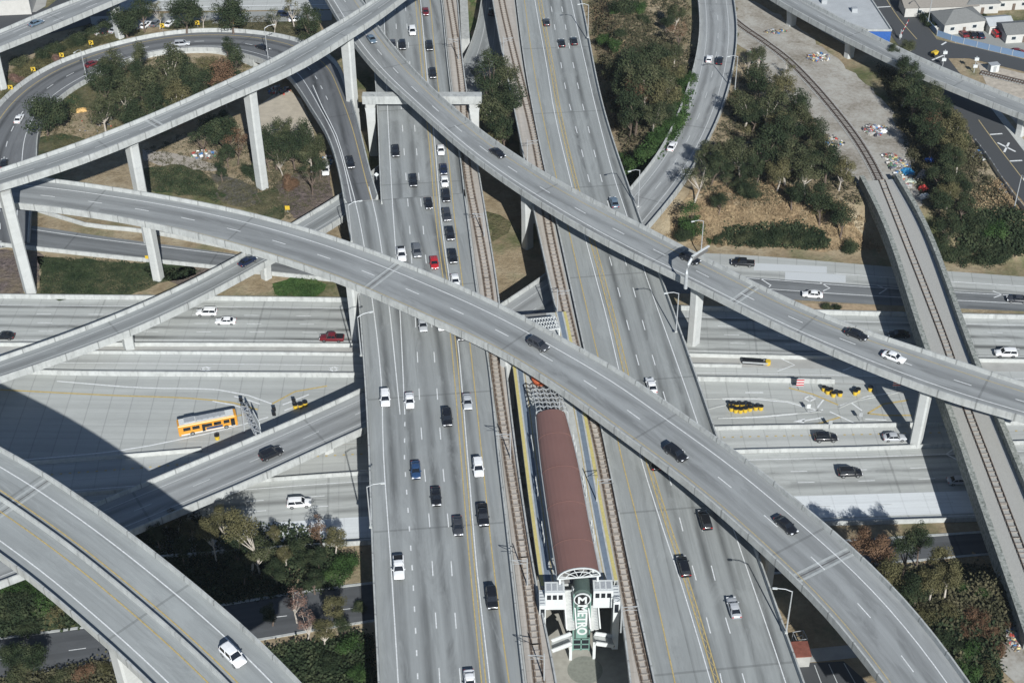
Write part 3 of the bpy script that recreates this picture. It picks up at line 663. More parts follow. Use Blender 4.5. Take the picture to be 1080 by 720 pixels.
# 6 elevated freeway, four parallel decks
L_left = [(372, -60), (392, 0), (396, 60), (398, 118), (401, 197)]
VL = Deck([(350, -60), (385, 0), (393, 60), (398, 118), (401, 197), (402, 214)], [(458, -60), (466, 0), (474, 83), (486, 167), (491, 212)], ZV)
VL2 = Deck([(363, 213), (371, 262), (377, 305), (385, 407), (389, 480), (393, 600), (399, 720), (402, 790)], [(490, 204), (495, 240), (503, 307), (517, 390), (526, 480), (534, 547), (553, 720), (561, 790)], ZV)
rl = viaduct('freeway_viaduct', 'elevated freeway deck carrying oncoming cars, left of the rail tracks', 'bridge', VL2, M['dk'], 1.8, 1.5, par=(True, True))
def extra_deck(dk, root, smat, par=(True, True), girder=1.8, inset=1.0, dz=0.0):
    mb = MB(); rows = []
    for i in range(dk.n):
        w = 2*dk.hw[i]; rows.append([dk.pt(i, a, (b-.2 if b == 0 else b)+dz) for a, b in ((0, 0), (w, 0), (w, -.4), (w-inset, -girder), (inset, -girder), (0, -.4))])
    mb.grid(rows, close=True); mb.face(rows[0]); mb.face(rows[-1][::-1]); add_child(mb, 'deck', M['under'], root)
    o = road_surface(dk, smat, root, dz, inset=0.0); o.location = -root.location
    for sd in (0, 1):
        if not par[sd]: continue
        mb = MB(); rows = []
        for i in range(dk.n):
            w = 2*dk.hw[i]; sec = [(-.03, -.75), (-.03, .95), (.27, .95), (.38, .02)]
            if sd: sec = [(w-a, b) for a, b in sec]
            rows.append([dk.pt(i, a, b) for a, b in sec])
        mb.grid(rows, close=True); mb.face(rows[0]); mb.face(rows[-1][::-1]); add_child(mb, 'parapet', M['parapet'], root)
extra_deck(VL, rl, M['dk'], dz=-.012)
def vmark(root, pxs, mat, w=.18, dash=None, gap=None, dz=.05, z=ZV, name='lane_marking'):
    mb = MB()
    for P in pxs: lines(mb, crom([U(x, y, z) for x, y in P], 6), w, dash, gap, 0, dz)
    add_child(mb, name, mat, root)
Y1 = [(432, -60), (438, 0), (445, 77), (452.5, 150), (460, 236), (475, 353), (486, 479), (496, 600), (508, 720), (514, 780)]
vmark(rl, [[(400, -40), (405, 18), (409, 120), (414, 215), (421.5, 323), (427, 437)], [(389, 197), (397, 230), (410, 320), (422, 437)],
           [(330, 90), (340, 113), (355, 143), (365, 177), (378, 227), (392, 312), (402, 400), (404.5, 480), (413, 605), (420, 720), (423, 780)],
           [(438, -60), (443.5, 0), (451, 83), (458.5, 150), (466, 236), (482, 353), (493, 479), (503, 600), (516.5, 720), (522, 780)]], M['white_paint'], .2)
vmark(rl, [[(411, -60), (416, 0), (425, 142), (431, 225), (437, 320), (440, 370), (444, 450), (448, 500), (453, 550), (457, 613), (461, 673), (464, 720), (467, 780)],
           [(421, -60), (427, 0), (438, 142), (445, 225), (448, 260), (457, 363), (464, 453), (468, 503), (473, 553), (477, 610), (482, 673), (486, 720), (490, 780)]], M['white_paint'], .2, 3.6, 8.6)
vmark(rl, [[(427, 445), (426.5, 480), (430, 533), (435, 603), (440, 700), (443, 780)]], M['white_paint'], .24, 1.3, 3.6)
vmark(rl, [Y1, [(x+(3.6 if y < 240 else 4.6), y) for x, y in Y1], [(448, -60), (453.5, 0), (463, 98), (472.5, 162), (480, 236), (495, 357), (508, 478), (521, 600), (537, 720), (546, 780)]], M['yellow_paint'], .2, name='yellow_line')
VT = Deck([(459, -60), (467, 0), (475, 83), (487, 167), (495, 240), (504, 307), (518, 390), (527, 480), (535, 547), (554, 720), (562, 790)],
          [(476, -60), (483, 0), (488, 63), (505, 180), (515, 240), (527, 317), (533, 377), (545, 480), (567, 623), (588, 720), (598, 790)], ZV+.1)
M['tb'] = road_mat('track_deck_concrete', (.40, .37, .33), 30, 0, 0, patch=.15, joint=2.4, jdark=.25, grain=1.2)
rt = viaduct('track_viaduct', 'narrow rail track deck on the left side of the station', 'bridge', VT, M['tb'], 1.6, .8, par=(False, True), parh=.7)
VR = Deck([(510, -60), (519, 0), (530, 60), (545, 131), (553, 172), (563, 225), (584, 320), (600, 390), (622, 480), (652, 623), (664, 720), (672, 790)],
          [(537, -60), (543, 0), (552, 70), (561, 120), (573, 180), (586, 238), (607, 335), (638, 480), (662, 600), (688, 720), (703, 790)], ZV+.1)
rv = viaduct('track_viaduct', 'narrow rail track deck on the right side of the station', 'bridge', VR, M['tb'], 1.6, .8, par=(True, False), parh=.7)
VRR = Deck([(538, -60), (544, 0), (553, 70), (562, 120), (574, 180), (587, 238), (608, 335), (639, 480), (663, 600), (689, 720), (704, 790)],
           [(596, -60), (613, 0), (637, 117), (678, 240), (720, 357), (753, 453), (797, 580), (847, 720), (872, 790)], ZV)
rr = viaduct('freeway_viaduct', 'elevated freeway deck with departing cars, right of the rail tracks', 'bridge', VRR, M['dkR'], 1.8, 1.5)
Wy = [(555, -60), (564, 0), (577, 72), (585, 120), (604, 200), (619, 258), (641, 340), (652, 387), (675, 480), (700, 560), (720, 620), (750, 720), (770, 790)]
vmark(rr, [Wy, [(590, -50), (602, 0), (618, 70), (628, 113), (647, 185), (662, 230), (682, 293), (720, 400), (780, 577), (828, 718), (850, 790)]], M['white_paint'], .2)
vmark(rr, [[(x+3.4+(y > 200)*1, y) for x, y in Wy], [(x+7+(y > 200)*2, y) for x, y in Wy], [(544, -60), (553, 0), (563, 72), (572, 120), (587, 188), (601, 248), (630, 373), (650, 457), (655, 480), (685, 600), (712, 720), (726, 790)]], M['yellow_paint'], .2, name='yellow_line')
_c = crom([U(x+5.2+(y > 200)*1.5, y, ZV) for x, y in Wy], 1.2); mb = MB(); _z = []
for i, p in enumerate(_c[:-1]):
    t = (_c[i+1]-p).normalized(); _z.append(p+Vector((-t.y, t.x, 0))*(.3 if i % 2 else -.3))
strip(mb, _z, .13, .04); add_child(mb, 'yellow_hatching', M['worn_yellow'], rr)
vmark(rr, [[(570, -60), (580, 0), (587, 40), (597.5, 98), (610, 145), (624, 201), (650, 298), (671, 375), (700, 480), (722, 567), (738, 625), (755, 690), (772, 770)],
           [(580, -60), (592, 5), (601, 52), (616, 117), (637.5, 201), (666, 298), (688, 375), (700, 415), (722, 490), (743, 567), (758, 627), (777, 690), (800, 770)]], M['white_paint'], .2, 3.6, 8.6)
# rails on the two track decks
def track(dk, root, px, z, gauge=1.5, tie=True, plw=.6):
    c = crom([U(x, y, z) for x, y in px], 4); 
    for sd in (-1, 1):
        P = []
        for i, p in enumerate(c):
            t = c[min(i+1, len(c)-1)]-c[max(i-1, 0)]; t.z = 0; t.normalize(); P.append(p+Vector((-t.y, t.x, 0))*gauge/2*sd)
        mb = MB(); strip(mb, P, plw, .05); add_child(mb, 'track_plinth', M['plinth'], root)
        mb = MB()
        for a, b in zip(P, P[1:]): mb.bar(a+Vector((0, 0, .18)), b+Vector((0, 0, .18)), .14, .2)
        add_child(mb, 'rail', M['rail'], root)
    if tie:
        mb = MB(); L = 0
        for a, b in zip(c, c[1:]):
            t = (b-a).normalized(); n = Vector((-t.y, t.x, 0)); k = 0
            while k < (b-a).length: p = a+t*k; mb.bar(p-n*gauge*.62+Vector((0, 0, .06)), p+n*gauge*.62+Vector((0, 0, .06)), .28, .12); k += 1.4
        add_child(mb, 'track_tie', M['tie2'], root)['kind'] = 'stuff'
tl = [(464, -60), (474, 0), (487, 87), (493, 180), (504, 240), (515, 305), (523, 390), (536, 480), (550, 570), (560, 640), (569, 720), (577, 790)]
tr = [(520, -60), (529, 0), (542, 57), (561, 133), (569, 172), (578, 237), (598, 330), (622, 430), (634, 480), (657, 600), (675, 690), (682, 720), (694, 790)]
track(VT, rt, tl, ZV+.1); track(VR, rv, tr, ZV+.1)
for dk, root, offs in ((VL2, rl, .28), (VL2, rl, .75), (VRR, rr, .25), (VRR, rr, .75), (VT, rt, .5), (VR, rv, .5)):
    for d in range(14, int(dk.L[-1]), 34):
        j, _k = dk.along(d); column(dk, root, i=j, off=dk.hw[j]*2*offs, girder=1.8, w=2.0, t=1.8, flare=1.2, z0=0)
for d in range(30, int(VL.L[-1])-60, 34):
    j, _k = VL.along(d)
    for o_ in (.25, .75): column(VL, rl, i=j, off=VL.hw[j]*2*o_, girder=1.8, w=2, t=1.8, flare=1.2)
# 7 loop ramp (rises from ground level to the freeway deck)
LO = [(-30, 260), (-34, 220), (-30, 170), (-18, 140), (0, 117), (25, 91), (67, 65), (117, 49), (180, 36), (230, 33), (280, 38), (318, 48), (346, 64), (359, 87), (373, 122), (386, 165), (395, 199), (399, 212)]
LI = [(30, 262), (31, 215), (34, 185), (31, 160), (32, 145), (37, 128), (55, 108), (75, 94), (97, 82), (125, 68), (160, 57), (190, 54), (237, 53), (256, 57), (283, 64), (308, 80), (322, 100), (333, 120), (346, 143), (356, 177), (363, 212)]
zl = [.25, .25, .25, .3, .3, .3, .3, .35, .5, .9, 3.0, 6.2, 9.2, 11.6, 12, 12]
LP = Deck(LO, LI, zl, 3, pair=False)
rp = viaduct('loop_ramp', 'curved loop ramp circling the trees and joining the elevated freeway', 'bridge', LP, M['ramp'], 1.6, 1.2, parh=1.1, pw=.7)
mb = MB(); rows = []      # earth and wall below the low part of the loop
k = int(LP.n*.62)
for i in range(k): rows.append([LP.fr(i, -.01, -.1), LP.fr(i, -.01, -LP.c[i].z-1), LP.fr(i, 1.01, -LP.c[i].z-1), LP.fr(i, 1.01, -.1)])
mb.grid(rows); mb.face(rows[-1]); add_child(mb, 'retaining_wall', M['conc'], rp)
mb = MB(); fline(LP, mb, .78, .2); fline(LP, mb, .52, .22, 3.0, 5.5, i1=int(LP.n*.8)); add_child(mb, 'lane_marking', M['white_paint'], rp)
mb = MB(); fline(LP, mb, .20, .2); add_child(mb, 'yellow_line', M['yellow_paint'], rp)
for f in (.66, .74, .82, .9): column(LP, rp, i=int(LP.n*f), girder=1.6, w=2)
# 8 narrow left ramp and the connector between the tracks
FE = Deck([(-60, 400), (0, 380), (133, 331), (258, 270), (308, 238), (354, 212), (400, 178), (440, 140), (470, 100), (489, 66), (502, 33), (508, 0), (514, -50)],
          [(-60, 420), (0, 402), (117, 360), (167, 340), (290, 274), (358, 235), (420, 190), (480, 140), (515, 95), (528, 60), (530, 30), (526, 0), (528, -50)], [6.2, 6.2, 6.2, 6, 5, 4, 3.5])
re_ = viaduct('ramp_bridge', 'narrow ramp bridge rising from the left edge under the middle flyover', 'bridge', FE, M['flyN'], 1.5, 1.2, parh=1.0)
mb = MB(); fline(FE, mb, .30, .15); fline(FE, mb, .72, .15); add_child(mb, 'lane_marking', M['worn_white'], re_)
for b in ((140, 371), (289, 297)): column(FE, re_, b, girder=1.5, w=2.2, flare=1.4)
column(FE, re_, i=FE.at(U(430, 165, 5)), girder=1.5)
# 9 ramp with suv at bottom left continuing under the freeway up to the curved ramp at top right
FD = Deck([(-60, 600), (20, 567), (70, 546), (110, 530), (160, 509), (260, 467), (303, 449), (340, 432), (385, 412), (460, 370), (530, 322), (572, 296), (620, 253), (666, 199), (690, 171), (707, 141), (715, 121), (726, 92), (733, 67), (738, 33), (736, 0), (728, -50)],
          [(-60, 640), (20, 610), (100, 578), (150, 559), (200, 536), (280, 504), (333, 477), (385, 455), (470, 412), (560, 358), (620, 310), (681, 243), (720, 196), (743, 158), (760, 122), (773, 78), (778, 33), (774, 0), (766, -50)], [4, 5.5, 6, 6, 6.3, 7, 8, 8.6, 9, 9])
rd = viaduct('ramp_bridge', 'ramp passing below the elevated freeway with a black suv in its lane', 'bridge', FD, M['rampc'], 1.5, 1.6, parh=1.0)
mb = MB(); fline(FD, mb, .78, .2); fline(FD, mb, .50, .19, 3.6, 8.6); fline(FD, mb, .2, .17); add_child(mb, 'lane_marking', M['worn_white'], rd)
for p in ((195, 525), (345, 462), (470, 395), (560, 335)): column(FD, rd, i=FD.at(U(*p, 6)), girder=1.5, w=2.2)
# 10 railway trough bridge on the right
GL = [(905, 190), (930, 240), (970, 363), (990, 417), (1012, 480), (1030, 535), (1053, 600), (1067, 642), (1080, 680)]
GR = [(948, 190), (977, 240), (1030, 383), (1070, 480), (1093, 535), (1120, 600), (1137, 642), (1150, 680)]
FG = Deck(GL, GR, ZP+1.2)
rg = viaduct('railway_bridge', 'single track railway bridge with thick mottled concrete side walls', 'bridge', FG, M['ballast'], 2.0, .8, par=(False, False))
M['mottle'] = (lambda: (lambda m, t, b: (t.links.new(ramp(t, nz(t, pos(t), 1.6, 7, .75), [(.36, (.10, .115, .10)), (.5, (.24, .255, .235)), (.66, (.40, .41, .38))]), b.inputs['Base Color']), m)[1])(*new_mat('mottled_concrete', .9, .2)))()
for sd in (0, 1):
    mb = MB(); rows = []
    for i in range(FG.n):
        w = 2*FG.hw[i]; sec = [(0, -2.0), (0, 1.7), (1.15, 1.7), (1.15, 0)]
        if sd: sec = [(w-a-.0, b) for a, b in sec]
        rows.append([FG.pt(i, a, b) for a, b in sec])
    mb.grid(rows, close=True); mb.face(rows[0]); mb.face(rows[-1][::-1]); add_child(mb, 'side_wall', M['mottle'], rg)
mb = MB(); rows = []
for i in range(FG.n):
    w = 2*FG.hw[i]; rows.append([FG.pt(i, w-1.9, .03), FG.pt(i, w-1.2, .03)])
mb.grid(rows); add_child(mb, 'drainage_channel', M['galv'], rg)
for b in ((950, 330), (1001, 480), (1040, 560)): column(FG, rg, i=FG.at(U(*b, ZP)), girder=2, w=4.5, t=1.8, flare=1.1)
tg = [(930, 190), (950, 240), (1001, 372), (1019, 428), (1040, 483), (1078, 583), (1100, 640), (1116, 680)]
track(FG, rg, tg, ZP+1.25, 1.5, True, .25)
# railway track on the ground leading to the bridge
def gtrack(px, label):
    P = crom([G(x, y) for x, y in px], 3); P = [p+Vector((0, 0, .12)) for p in P]
    root = empty('railway_track', P[len(P)//2].xy.to_3d()); tag(root, label, 'railway')
    mb = MB(); strip(mb, P, 3.2, .05); add_child(mb, 'ballast', M['ballast'], root)
    mb = MB()
    for a, b in zip(P, P[1:]):
        t = (b-a).normalized(); n = Vector((-t.y, t.x, 0)); k = 0
        while k < (b-a).length: p = a+t*k; mb.bar(p-n*1.25+Vector((0, 0, .1)), p+n*1.25+Vector((0, 0, .1)), .25, .15); k += .75
    add_child(mb, 'tie', M['tiedark'], root)['kind'] = 'stuff'
    for sd in (-1, 1):
        mb = MB()
        for i, (a, b) in enumerate(zip(P, P[1:])):
            t = (b-a).normalized(); n = Vector((-t.y, t.x, 0))*.75*sd; mb.bar(a+n+Vector((0, 0, .28)), b+n+Vector((0, 0, .28)), .2, .22)
        add_child(mb, 'rail', M['rail'], root)
gtrack([(740, -14), (778, 25), (805, 44), (830, 63), (855, 88), (880, 117), (903, 147), (920, 175), (932, 200)], 'single railway track running over pale dirt towards the concrete bridge')
gtrack([(1035, 77), (1080, 88), (1150, 106)], 'short piece of railway track on the dirt lot at the right edge')
# short concrete viaduct end between the left track and the connector
mb = MB(); P = [U(488, -30, 6), U(489, 0, 6), U(491, 41, 6)]
for a, b in zip(P, P[1:]): mb.bar(a+Vector((0, 0, -3)), b+Vector((0, 0, -3)), 2.5, 6)
tag(mb.build('retaining_wall', M['parapet']), 'thick white concrete wall end between the track deck and green strip', 'wall')
# ------------------------------------------------------------------ vehicles
def paint_mat(name, col, rough=.28):
    m, t, b = new_mat(name, rough, .5); b.inputs['Base Color'].default_value = (*col, 1); b.inputs['Coat Weight'].default_value = .5; b.inputs['Coat Roughness'].default_value = .08
    return m
CARC = {'black': (.012, .013, .016), 'white': (.78, .79, .79), 'silver': (.42, .44, .46), 'grey': (.13, .14, .15), 'darkgrey': (.045, .048, .055), 'blue': (.025, .06, .14), 'navy': (.012, .02, .05),
        'red': (.42, .02, .025), 'darkred': (.14, .015, .02), 'steelblue': (.12, .17, .22), 'orange': (.58, .27, .03)}
CM = {k: paint_mat('car_paint_'+k, v) for k, v in CARC.items()}
M['glass'] = simple('car_glass', (.012, .015, .02), .05, 1, .08, .6)
M['tyre'] = simple('tyre_rubber', (.02, .02, .02), .1, 4, .8)
M['rim'] = simple('alloy_rim', (.45, .46, .47), .05, 4, .3, .5, .8)
M['lamp'] = simple('headlamp_lens', (.8, .82, .84), .03, 1, .1, .6)
M['tail'] = simple('tail_lamp_lens', (.35, .015, .015), .05, 1, .2, .6)
TYPES = {  # L, W, belt z, height, cabin base (rear, front), cabin roof (rear, front)
 'sedan': (4.8, 1.84, .92, 1.46, -1.85, 1.15, -1.05, .35), 'suv': (4.85, 1.95, 1.08, 1.80, -2.25, 1.2, -2.0, .45),
 'pickup': (5.6, 2.0, 1.12, 1.86, -.95, 1.35, -.75, .65), 'van': (5.1, 2.0, 1.1, 2.0, -2.45, 1.6, -2.3, .75), 'compact': (4.1, 1.75, .95, 1.5, -1.85, 1.05, -1.45, .3)}
def carmesh(kind):
    L, Wd, bz, H, cr, cf, tr_, tf = TYPES[kind]; h = L/2; w = Wd/2; out = {}
    st = [(-h, .86, .62, .40), (-h+.06, .93, bz-.04, .30), (-h+.3, .98, bz, .24), (-h*.55, 1, bz+.01, .22), (0, 1, bz, .22), (h*.5, 1, bz-.02, .22), (h-.55, .97, bz-.10, .24), (h-.18, .90, bz-.20, .30), (h-.03, .80, bz-.30, .36), (h, .74, .50, .42)]
    if kind in ('suv', 'van', 'pickup'): st = [(-h, .92, .70, .45), (-h+.04, .96, bz-.02, .38), (-h+.3, 1, bz, .32), (0, 1, bz, .32), (h*.5, 1, bz-.02, .32), (h-.5, .98, bz-.08, .32), (h-.12, .92, bz-.18, .38), (h, .82, .60, .45)]
    rows = []
    for x, k, zt, zb in st:
        a = w*k; rows.append([Vector((x, y, z)) for y, z in ((-a*.90, zb), (-a, zb+.16), (-a, zt-.16), (-a*.93, zt-.02), (-a*.5, zt+.035), (0, zt+.05), (a*.5, zt+.035), (a*.93, zt-.02), (a, zt-.16), (a, zb+.16), (a*.90, zb))])
    mb = MB(); mb.grid(rows, close=True); mb.face(rows[0][::-1]); mb.face(rows[-1])
    out['body'] = (mb, 'paint', True)
    g = MB(); wb, wt = w*.90, w*.72; zt = H-.05; zb = bz-.06
    B = [(cr, -wb), (cf, -wb*.94), (cf, wb*.94), (cr, wb)]; T = [(tr_, -wt), (tf, -wt*.97), (tf, wt*.97), (tr_, wt)]
    for i in range(4):
        j = (i+1) % 4; g.face([(*B[i], zb), (*B[j], zb), (*T[j], zt), (*T[i], zt)])
    out['window_glass'] = (g, 'glass', False)
    r = MB(); rr2 = []
    for x, k, z in ((tr_-.10, .90, zt-.05), (tr_+.12, 1.02, zt+.02), ((tr_+tf)/2, 1.04, zt+.06), (tf-.1, 1.0, zt+.02), (tf+.10, .92, zt-.05)):
        rr2.append([Vector((x, y*wt*k, z+q)) for y, q in ((-1.04, -.05), (-.9, .0), (0, .035), (.9, .0), (1.04, -.05))])
    r.grid(rr2)
    for y in (-1, 1):      # pillars
        for (bx, tx_) in ((cf-.02, tf), (cr+.02, tr_), ((cr+cf)/2-.1, (tr_+tf)/2-.1)):
            r.bar((bx, y*wb*1.0, zb+.04), (tx_, y*wt*1.02, zt), .07, .07)
    out['roof'] = (r, 'paint', False)
    if kind == 'pickup':
        q = MB(); q.box(((-h+.12+cr)/2, 0, bz+.045), (cr+h-.25, Wd*.80, .05)); out['truck_bed'] = (q, 'black', False)
    wr = .34 if kind in ('sedan', 'compact') else .39; wm = MB(); n = 14
    for y0, y1, rad, mi in ((-.12, .12, wr, 0),):
        a = [Vector((rad*math.cos(2*math.pi*i/n), y0, rad*math.sin(2*math.pi*i/n))) for i in range(n)]; b = [v+Vector((0, y1-y0, 0)) for v in a]
        wm.grid([a, b], 0, close=True); wm.face(a, 0); wm.face(b[::-1], 0)
        for yy in (y0-.01, y1+.01): wm.face([Vector((rad*.62*math.cos(2*math.pi*i/n), yy, rad*.62*math.sin(2*math.pi*i/n))) for i in range(n)], 1)
    out['wheel'] = (wm, 'wheel', False)
    hm = MB(); hm.box((0, 0, 0), (.24, .42, .17)); out['headlight'] = (hm, 'lamp', False)
    tm = MB(); tm.box((0, 0, 0), (.14, .34, .2)); out['tail_light'] = (tm, 'tail', False)
    mm = MB(); mm.box((0, 0, 0), (.16, .2, .14)); out['mirror'] = (mm, 'paint', False)
    res = {}
    for k, (b, mt, sm) in out.items():
        mats = {'paint': [CM['white']], 'glass': [M['glass']], 'black': [M['black']], 'wheel': [M['tyre'], M['rim']], 'lamp': [M['lamp']], 'tail': [M['tail']]}[mt]
        o = b.build('car_'+kind+'_'+k, mats, smooth=sm, merge=True); me = o.data; bpy.data.objects.remove(o); res[k] = (me, mt)
    return res
CMESH = {k: carmesh(k) for k in TYPES}
COLW = {'navy': 'dark blue', 'darkgrey': 'dark grey', 'darkred': 'dark red', 'steelblue': 'blue grey'}
KW = {'suv': 'suv', 'sedan': 'sedan', 'pickup': 'pickup truck', 'van': 'van', 'compact': 'hatchback'}
def car(kind, colr, loc, yaw, label, group=None, pitch=0, name=None):
    L, Wd, bz, H = TYPES[kind][:4]; sedan = kind in ('sedan', 'compact')
    root = empty({'pickup': 'pickup_truck', 'suv': 'suv', 'van': 'van'}.get(kind, 'car') if not name else name, loc, yaw)
    root.rotation_euler = (0, -pitch, yaw)
    tag(root, label, {'pickup': 'pickup truck', 'suv': 'car', 'van': 'van'}.get(kind, 'car'), group)
    ms = CMESH[kind]
    def part(nm, x=0, y=0, z=0):
        me, mt = ms[nm]; o = obj(nm, me, root); o.location = (x, y, z)
        if mt == 'paint': o.material_slots[0].link = 'OBJECT'; o.material_slots[0].material = CM[colr]
        return o
    for nm in ('body', 'window_glass', 'roof') + (('truck_bed',) if kind == 'pickup' else ()): part(nm)
    wr = .34 if sedan else .39
    for sx in (-1, 1):
        for sy in (-1, 1): part('wheel', sx*L*.30, sy*(Wd/2-.12), wr)
    for sy in (-1, 1):
        part('headlight', L/2-.14, sy*Wd*.33, bz-.27); part('tail_light', -L/2+.06, sy*Wd*.37, bz-.16); part('mirror', TYPES[kind][5]-.35, sy*(Wd/2+.06), bz+.06)
    return root
def car_on(dk, px, dirn, kind, colr, label, group=None, z=None, dz=.02):
    zz = dk.c[dk.at(U(px[0], px[1], dk.c[dk.n//2].z))].z
    zz = dk.c[dk.at(U(px[0], px[1], zz))].z
    zz = zz+dz; p = U(px[0], px[1], zz+.7); p.z = zz; i = dk.at(p); t = dk.t[i]*dirn
    return car(kind, colr, p, math.atan2(t.y, t.x), label, group)
def tdir(dk):  # +1 when the centre line runs towards the camera (down in the photo)
    return 1 if dk.c[-1].y < dk.c[0].y else -1
g = 'cars driving towards the camera on the left freeway deck'
dn = tdir(VL2)
for px, k, c, lab in [
 ((449, 12), 'sedan', 'darkred', 'very dark red car near the top edge in the carpool lane'),
 ((435, 33), 'suv', 'white', 'white suv near the top of the left freeway deck'),
 ((414, 46), 'sedan', 'darkgrey', 'dark car half hidden by the right hand flyover near the top left lanes'),
 ((424.5, 48), 'suv', 'black', 'black suv beside the half hidden car, upstream of the bent cap'),
 ((453, 49), 'suv', 'black', 'black suv in the carpool lane, second car down from the top'),
 ((456.5, 78), 'suv', 'black', 'black suv in the carpool lane just above the straddle bent'),
 ((417.3, 160), 'suv', 'black', 'black suv in the lane nearest the gore, below the straddle bent'),
 ((465, 158), 'sedan', 'white', 'white car emerging from the shadow of the right hand flyover'),
 ((467.8, 178), 'sedan', 'navy', 'dark blue car in the queue between two white cars'),
 ((469, 191), 'sedan', 'white', 'white car in the carpool queue behind the dark blue one'),
 ((436, 191), 'suv', 'black', 'black suv alone in the middle lane left of the carpool queue'),
 ((470.5, 207), 'suv', 'black', 'black suv in the carpool queue, right of the double yellow line'),
 ((452, 214), 'sedan', 'black', 'black car touching the double yellow line, left of the carpool queue'),
 ((471.3, 227), 'suv', 'darkgrey', 'dark grey suv in the middle of the carpool queue'),
 ((474.8, 247), 'suv', 'black', 'black suv in the carpool queue level with the row of three cars'),
 ((423.5, 268), 'pickup', 'white', 'white pickup above the middle flyover, leftmost of its row'),
 ((439.8, 265), 'suv', 'grey', 'grey suv between the white pickup and the red car'),
 ((458, 276.5), 'sedan', 'red', 'bright red car beside the double yellow line'),
 ((477.6, 271), 'suv', 'black', 'black suv in the carpool lane, right of the red car'),
 ((480, 295.5), 'sedan', 'white', 'white car about to pass under the middle flyover'),
 ((446, 342), 'sedan', 'silver', 'silver car just coming out from under the middle flyover'),
 ((465.5, 341), 'sedan', 'white', 'white car almost hidden by the middle flyover edge'),
 ((486, 351), 'sedan', 'darkgrey', 'dark car almost hidden by the middle flyover in the carpool lane'),
 ((406.3, 420), 'suv', 'white', 'white suv in the leftmost lane of the left freeway deck'),
 ((432, 422), 'sedan', 'white', 'white sedan just past the end of the double white line'),
 ((471.6, 440.5), 'suv', 'black', 'large black suv left of the double yellow line, beside the silver car'),
 ((493, 423), 'sedan', 'silver', 'silver car in the carpool lane beside the station walkway'),
 ((438.5, 495), 'sedan', 'blue', 'blue car second lane from the left, level with the white carpool car'),
 ((460, 523), 'sedan', 'black', 'black car with bright bonnet in the middle lane, below the blue car'),
 ((504.5, 493), 'suv', 'white', 'white car in the carpool lane beside the station roof'),
 ((483, 554), 'sedan', 'darkgrey', 'dark grey car between the black sedan and the black pickup'),
 ((509.4, 543), 'pickup', 'black', 'black pickup truck in the carpool lane'),
 ((420.5, 598), 'pickup', 'white', 'white pickup truck alone in the leftmost lane near the bottom'),
 ((518.7, 630.5), 'suv', 'black', 'black car in the carpool lane, lowest dark one on the left deck'),
 ((495.5, 718), 'sedan', 'white', 'white car cut by the bottom edge of the picture')]:
    car_on(VL2 if px[1] > 212 else VL, px, dn, k, c, lab, g)
g = 'cars driving away on the right freeway deck'
for px, k, c, lab in [
 ((576.5, 23), 'sedan', 'darkgrey', 'dark car topmost on the right freeway deck beside the hatched line'),
 ((592.5, 45), 'sedan', 'black', 'black car, left one of the side by side pair near the top'),
 ((605.5, 43), 'sedan', 'black', 'black car, right one of the side by side pair near the top'),
 ((647.8, 213), 'sedan', 'steelblue', 'blue grey car between the right flyover and the street lamp shadow'),
 ((687, 406), 'sedan', 'white', 'white car in the middle of the right deck, above the middle flyover'),
 ((690, 486), 'sedan', 'black', 'black car mostly hidden beneath the middle flyover edge'),
 ((743.6, 548), 'suv', 'black', 'black suv in the shadow beside the middle flyover'),
 ((721, 597), 'suv', 'black', 'black vehicle beside the yellow hatched line near the bottom right'),
 ((774, 640), 'sedan', 'silver', 'silver sedan lowest on the right freeway deck')]:
    car_on(VRR, px, -tdir(VRR), k, c, lab, g)
g = 'cars on the flyovers and ramps'
d1 = 1 if F1.t[F1.n//2].x > 0 else -1
for px, k, c, lab in [((567.8, 363), 'suv', 'darkgrey', 'dark suv on the middle flyover above the station'), ((713, 477.5), 'suv', 'black', 'black car on the middle flyover where it leaves the right deck'), ((829, 553), 'sedan', 'black', 'black sedan on the middle flyover just before its lower expansion joint')]:
    car_on(F1, px, d1, k, c, lab, g)
d2 = 1 if F2.t[F2.n//2].x > 0 else -1
for px, k, c, lab in [((392, 41), 'sedan', 'steelblue', 'blue grey car just below the topmost flyover'), ((525, 161), 'sedan', 'black', 'black sedan on the right hand flyover by the tall tree'), ((728, 272.5), 'suv', 'black', 'black vehicle under the cantilever sign on the right hand flyover'),
                      ((903.5, 352), 'sedan', 'black', 'black sedan ahead of the white one on the right hand flyover'), ((943, 376), 'sedan', 'white', 'white sedan on the right hand flyover near the last pier')]:
    car_on(F2, px, d2, k, c, lab, g)
car_on(FJ, (38, 24), 1, 'sedan', 'steelblue', 'pale blue car on the top left corner flyover', g)
car_on(FE, (261, 275), 1, 'sedan', 'navy', 'dark blue car on the narrow ramp just below the middle flyover', g)
car_on(FE, (518, 12), 1, 'sedan', 'black', 'dark car in the shade of the track deck at the top', g)
car_on(FD, (286, 478), 1, 'suv', 'black', 'black suv on the ramp beside the lattice sign gantry', g)
car_on(FD, (709, 154), -tdir(FD) if False else 1, 'sedan', 'white', 'white car on the curved ramp beside the tree shadows', g)
car_on(FD, (748, 62), 1, 'compact', 'white', 'white car in the tree shade at the bend of the curved ramp', g)
car_on(FD, (759, 63.5), 1, 'sedan', 'black', 'dark car in the tree shade at the bend of the curved ramp', g)
car_on(FS, (245.5, 691), 1, 'suv', 'white', 'white suv on the broad double bridge at bottom left', g)
